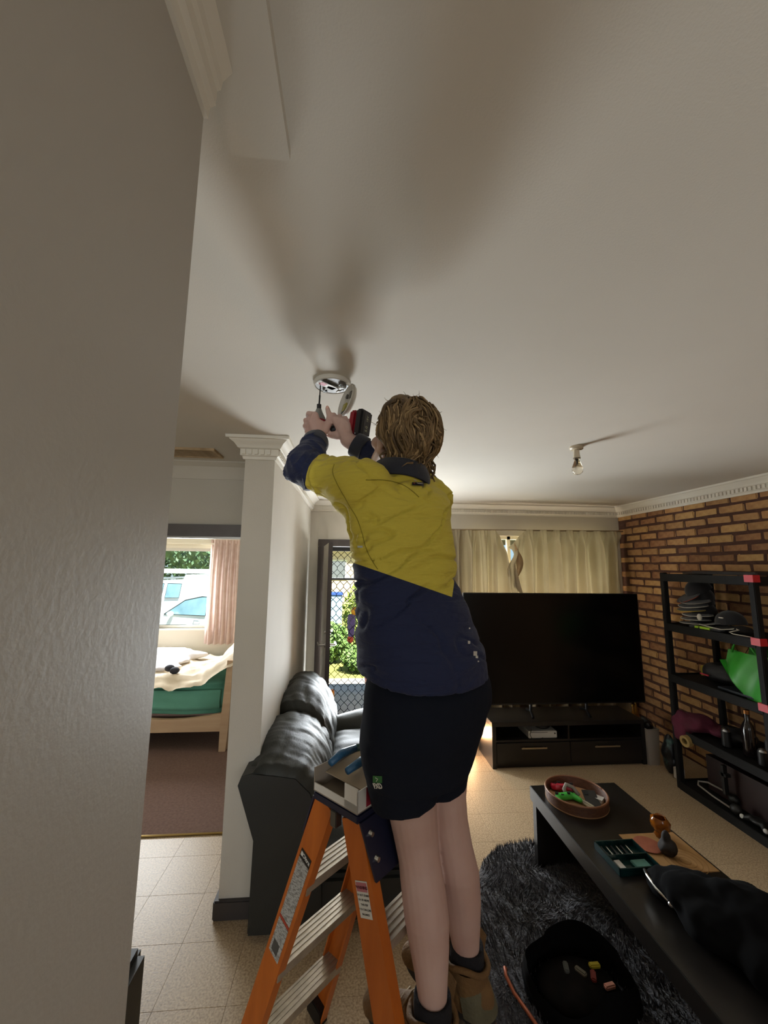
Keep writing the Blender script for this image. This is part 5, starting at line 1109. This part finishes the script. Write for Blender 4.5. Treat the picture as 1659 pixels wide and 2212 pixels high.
def leafy(name, label, cat, c, r, n_, s_, mats, trunk=None, seed=0, group=None, trail=0):
    rr = random.Random(seed); t = thing(name, label, cat, (c[0], c[1], -.4), group); mb = MB()
    for k in range(n_):
        while True:
            p = V((rr.uniform(-1, 1), rr.uniform(-1, 1), rr.uniform(-1, 1)))
            if .55 < p.length < 1: break
        p = V((c[0]+p.x*r[0], c[1]+p.y*r[1], c[2]+p.z*r[2])); a = V((rr.uniform(-1, 1), rr.uniform(-1, 1), rr.uniform(-1, 1))).normalized(); b = a.orthogonal().normalized(); q = s_*rr.uniform(.6, 1.3)
        mb.add([p-a*q, p+b*q*.5, p+a*q, p-b*q*.5], [(0, 1, 2, 3)])
    mb.build('foliage', mats, t); m2 = MB(); m2.ell(c, (r[0]*.72, r[1]*.72, r[2]*.72)); m2.build('inner_foliage', mats, t, smooth=True)
    MB().tube([(c[0], c[1], -.4), (c[0]+.02, c[1], c[2])], [trunk or .03, (trunk or .03)*.6], 8).build('stem', M('bark', '#6b5a48', .9), t)
    return t
leafy('garden_shrub', 'bright yellow green shrub seen through the screen door grille', 'shrub', (.62, 9.6, .55), (.8, .6, .9), 1800, .07, leaf[0], seed=1)
leafy('garden_shrub', 'low mid green bush growing on the lawn beyond the path', 'shrub', (-.45, 9.0, .05), (.5, .45, .42), 1500, .06, leaf[1], seed=2)
leafy('garden_shrub', 'small dark green bush beside the bright shrub', 'shrub', (.25, 8.2, -.15), (.4, .35, .25), 900, .05, leaf[1], seed=3)
leafy('street_tree', 'grey green gum tree towering behind the parked vehicles', 'tree', (-7.2, 20, 3.2), (3.4, 1.8, 2.7), 6500, .13, leaf[2], .2, 4)
leafy('street_tree', 'second gum tree with paler crown left of the white van', 'tree', (-13.5, 20, 3.0), (2.6, 1.6, 2.5), 2500, .13, leaf[1], .18, 5)
# house across the street
hs = thing('neighbour_house', 'pale house across the street with dark windows', 'house', (2, 23, -.4))
MB().box((-1.5, 22, -.4), (6, 26, 2.6)).build('house_wall', M('pale_brick_house', '#c9b6a4', .9), hs)
MB().prism([(-2, 21.6, 2.6), (6.5, 21.6, 2.6), (6.5, 24, 4.1), (-2, 24, 4.1)], (0, .2, -.1)).build('house_roof', M('grey_tiles', '#8f8a86', .8), hs)
w1 = MB().box((-1.2, 21.97, .9), (-.2, 22.0, 2.0)).build('house_window', alu, hs); MB().box((-1.1, 21.95, 1.0), (-.3, 21.98, 1.9)).build('pane', M('dark_pane', '#6f757a', .2), w1)
w1 = MB().box((.6, 21.97, .7), (2.0, 22.0, 1.6)).build('house_window', alu, hs); MB().box((.7, 21.95, .8), (1.9, 21.98, 1.5)).build('pane', M('dark_pane', '#6f757a', .2), w1)
wb = thing('wheelie_bin', 'blue wheelie bin standing on the verge beyond the lawn', 'bin', (-.42, 11.5, -.4))
MB().box((-.62, 11.3, -.4), (-.22, 11.7, .85), .03).build('bin_body', M('pale_blue_bin', '#9fc0d8', .5), wb); MB().box((-.64, 11.28, .85), (-.20, 11.72, .93), .02).build('bin_lid', M('blue_lid', '#3d5fae', .5), wb)
# hanging windsock ornament on the porch
ws = thing('hanging_windsock', 'yellow purple and red windsock ornament hanging on the porch', 'ornament', (.07, 5.3, 1.0))
wx, wy = .055, 5.3
MB().tube([(wx, wy, 1.13), (wx, wy, 2.16)], .003, 5).build('string', white, ws)
MB().ell((wx+.01, wy, 1.10), (.05, .05, .055)).build('yellow_ball', M('yellow_ball', '#f0a92a', .6), ws, smooth=True)
MB().lathe([(.045, 0), (.055, -.08), (.045, -.2), (.035, -.28)], (wx-.03, wy, 1.06), 16).build('purple_tube', M('purple_cloth', '#6d5a9a', .7), ws, smooth=40)
MB().ell((wx-.04, wy, .745), (.042, .042, .05)).build('red_ball', M('red_ball', '#e0583e', .6), ws, smooth=True)
bo = thing('orange_bollard', 'orange plastic bollard standing on the porch by the door', 'bollard', (-.17, 4.78, -.04)); orp = M('orange_plastic', '#f08a2a', .5)
MB().lathe([(.05, 0), (.05, .02), (.032, .03), (.03, .29), (.022, .31), (0, .312)], (-.185, 4.80, -.04), 20).build('bollard_body', orp, bo, smooth=40)
pt = thing('flower_pot', 'pink red patterned flower pot on a white stand on the porch', 'pot', (.28, 4.9, -.04))
MB().box((.19, 4.82, -.04), (.37, 4.98, .16), .01).build('pot_stand', conc, pt); MB().lathe([(.05, 0), (.06, .01), (.085, .2), (.09, .21), (.08, .21), (.05, .02)], (.28, 4.9, .16), 24).build('pot_body', M('pink_red_glaze', '#d8766a', .5, c2='#f0b0a0', vs=20, contrast=3), pt, smooth=40)
# parked vehicles
carw = M('white_car_paint', '#e4e6e8', .3, coat=.6); gls = M('car_glass', '#5f7f90', .12, c2='#8fb0bd', vs=2, spec=.8); tyre = M('tyre_rubber', '#2a2a2a', .9); hub = M('alloy_wheel', '#b9bcc0', .35, metal=.8)
def vehicle(name, label, loc, ang, prof, wins, length, width, wheels, van=False):
    t = thing(name, label, 'car' if not van else 'van', loc); Mv = rz(ang, loc)
    n_ = len(prof); rings = []
    for y, s_ in ((-width/2, .93), (-width/2+.06, 1.), (width/2-.06, 1.), (width/2, .93)):
        rings.append([(x*(.985 if s_ < 1 else 1), y+(.12 if y < 0 else -.12)*max(0, (z-.85))/.6, z if z < .5 else z-(1-s_)*.25) for x, z in prof])
    MB(Mv).loft(rings).build('car_body', carw, t, smooth=35)
    for side in (-1, 1):
        for wv_ in wins:
            mb = MB(Mv); q = [(x, side*(width/2-.12*max(0, (z-.85))/.6+.004-(.07*.25 if False else 0)), z) for x, z in wv_]
            mb.prism(q, (0, side*.006, 0)); wn = mb.build('side_window', gls, t)
            mb = MB(Mv); mb.tube([V(p)+V((0, side*.008, 0)) for p in q+[q[0]]], .008, 5); mb.build('window_seal', blk, wn)
        for x in wheels:
            wh = MB(Mv).cyl((x, side*(width/2-.2), .31), (x, side*(width/2+.005), .31), .31, None, 28).build('wheel', tyre, t, smooth=40); MB(Mv).cyl((x, side*(width/2), .31), (x, side*(width/2+.012), .31), .2, None, 24).build('hub_cap', hub, wh)
        MB(Mv).tube([(.28, side*(width/2+.01), .80), (.30, side*(width/2+.035), .80), (.46, side*(width/2+.035), .80), (.48, side*(width/2+.01), .80)], .014, 8).build('door_handle', hub, t)
        MB(Mv).tube([(-.10, side*(width/2+.01), .80), (-.08, side*(width/2+.035), .80), (.06, side*(width/2+.035), .80), (.08, side*(width/2+.01), .80)], .014, 8).build('door_handle', hub, t)
        if not van: MB(Mv).ell((-.72, side*(width/2+.09), .93), (.06, .09, .06)).build('wing_mirror', carw, t, smooth=True)
    MB(Mv).box((-length/2-.005, -width/2+.2, .35), (-length/2+.05, width/2-.2, .5)).build('bumper_grille', blk, t)
    return t
sedan = [(-2.05, .28), (-2.1, .5), (-2.0, .68), (-1.2, .86), (-.55, 1.28), (.0, 1.40), (.7, 1.38), (1.35, 1.12), (2.0, 1.0), (2.08, .6), (2.0, .28)]
wins = [[(-1.0, .90), (-.46, 1.24), (.0, 1.335), (.16, 1.335), (.2, .92)], [(.28, .92), (.24, 1.335), (.66, 1.31), (1.12, 1.1), (1.15, .94)]]
vehicle('parked_car', 'white car parked closest to the bedroom window', (-3.1, 10.25, -.39), -.4, sedan, wins, 4.1, 1.72, (-1.3, 1.3))
vanp = [(x, z*.88) for x, z in [(-2.3, .3), (-2.35, .6), (-2.25, .95), (-1.7, 1.05), (-1.35, 1.62), (-1.1, 1.72), (-.1, 1.74), (-.05, 1.95), (2.2, 1.95), (2.3, 1.8), (2.3, .5), (2.2, .3)]]
vw = [[(-1.5, .97), (-1.22, 1.4), (-.75, 1.42), (-.75, .95)], [(-.62, .95), (-.62, 1.42), (-.1, 1.42), (-.1, .97)]]
v_ = vehicle('utility_van', 'white utility van with roof load parked behind the white car', (-5.3, 14.5, -.39), -.25, vanp, vw, 4.6, 1.8, (-1.45, 1.45), True)
Mv = rz(-.25, (-5.3, 14.5, -.39))
for y in (-.7, .7): MB(Mv).tube([(-1.2, y, 1.56), (2.2, y, 1.78)], .03, 8).build('roof_rack', hub, v_)
MB(Mv).cyl((-1.3, -.3, 1.82), (1.9, -.3, 1.82), .08, None, 14).build('roof_tube', carw, v_)
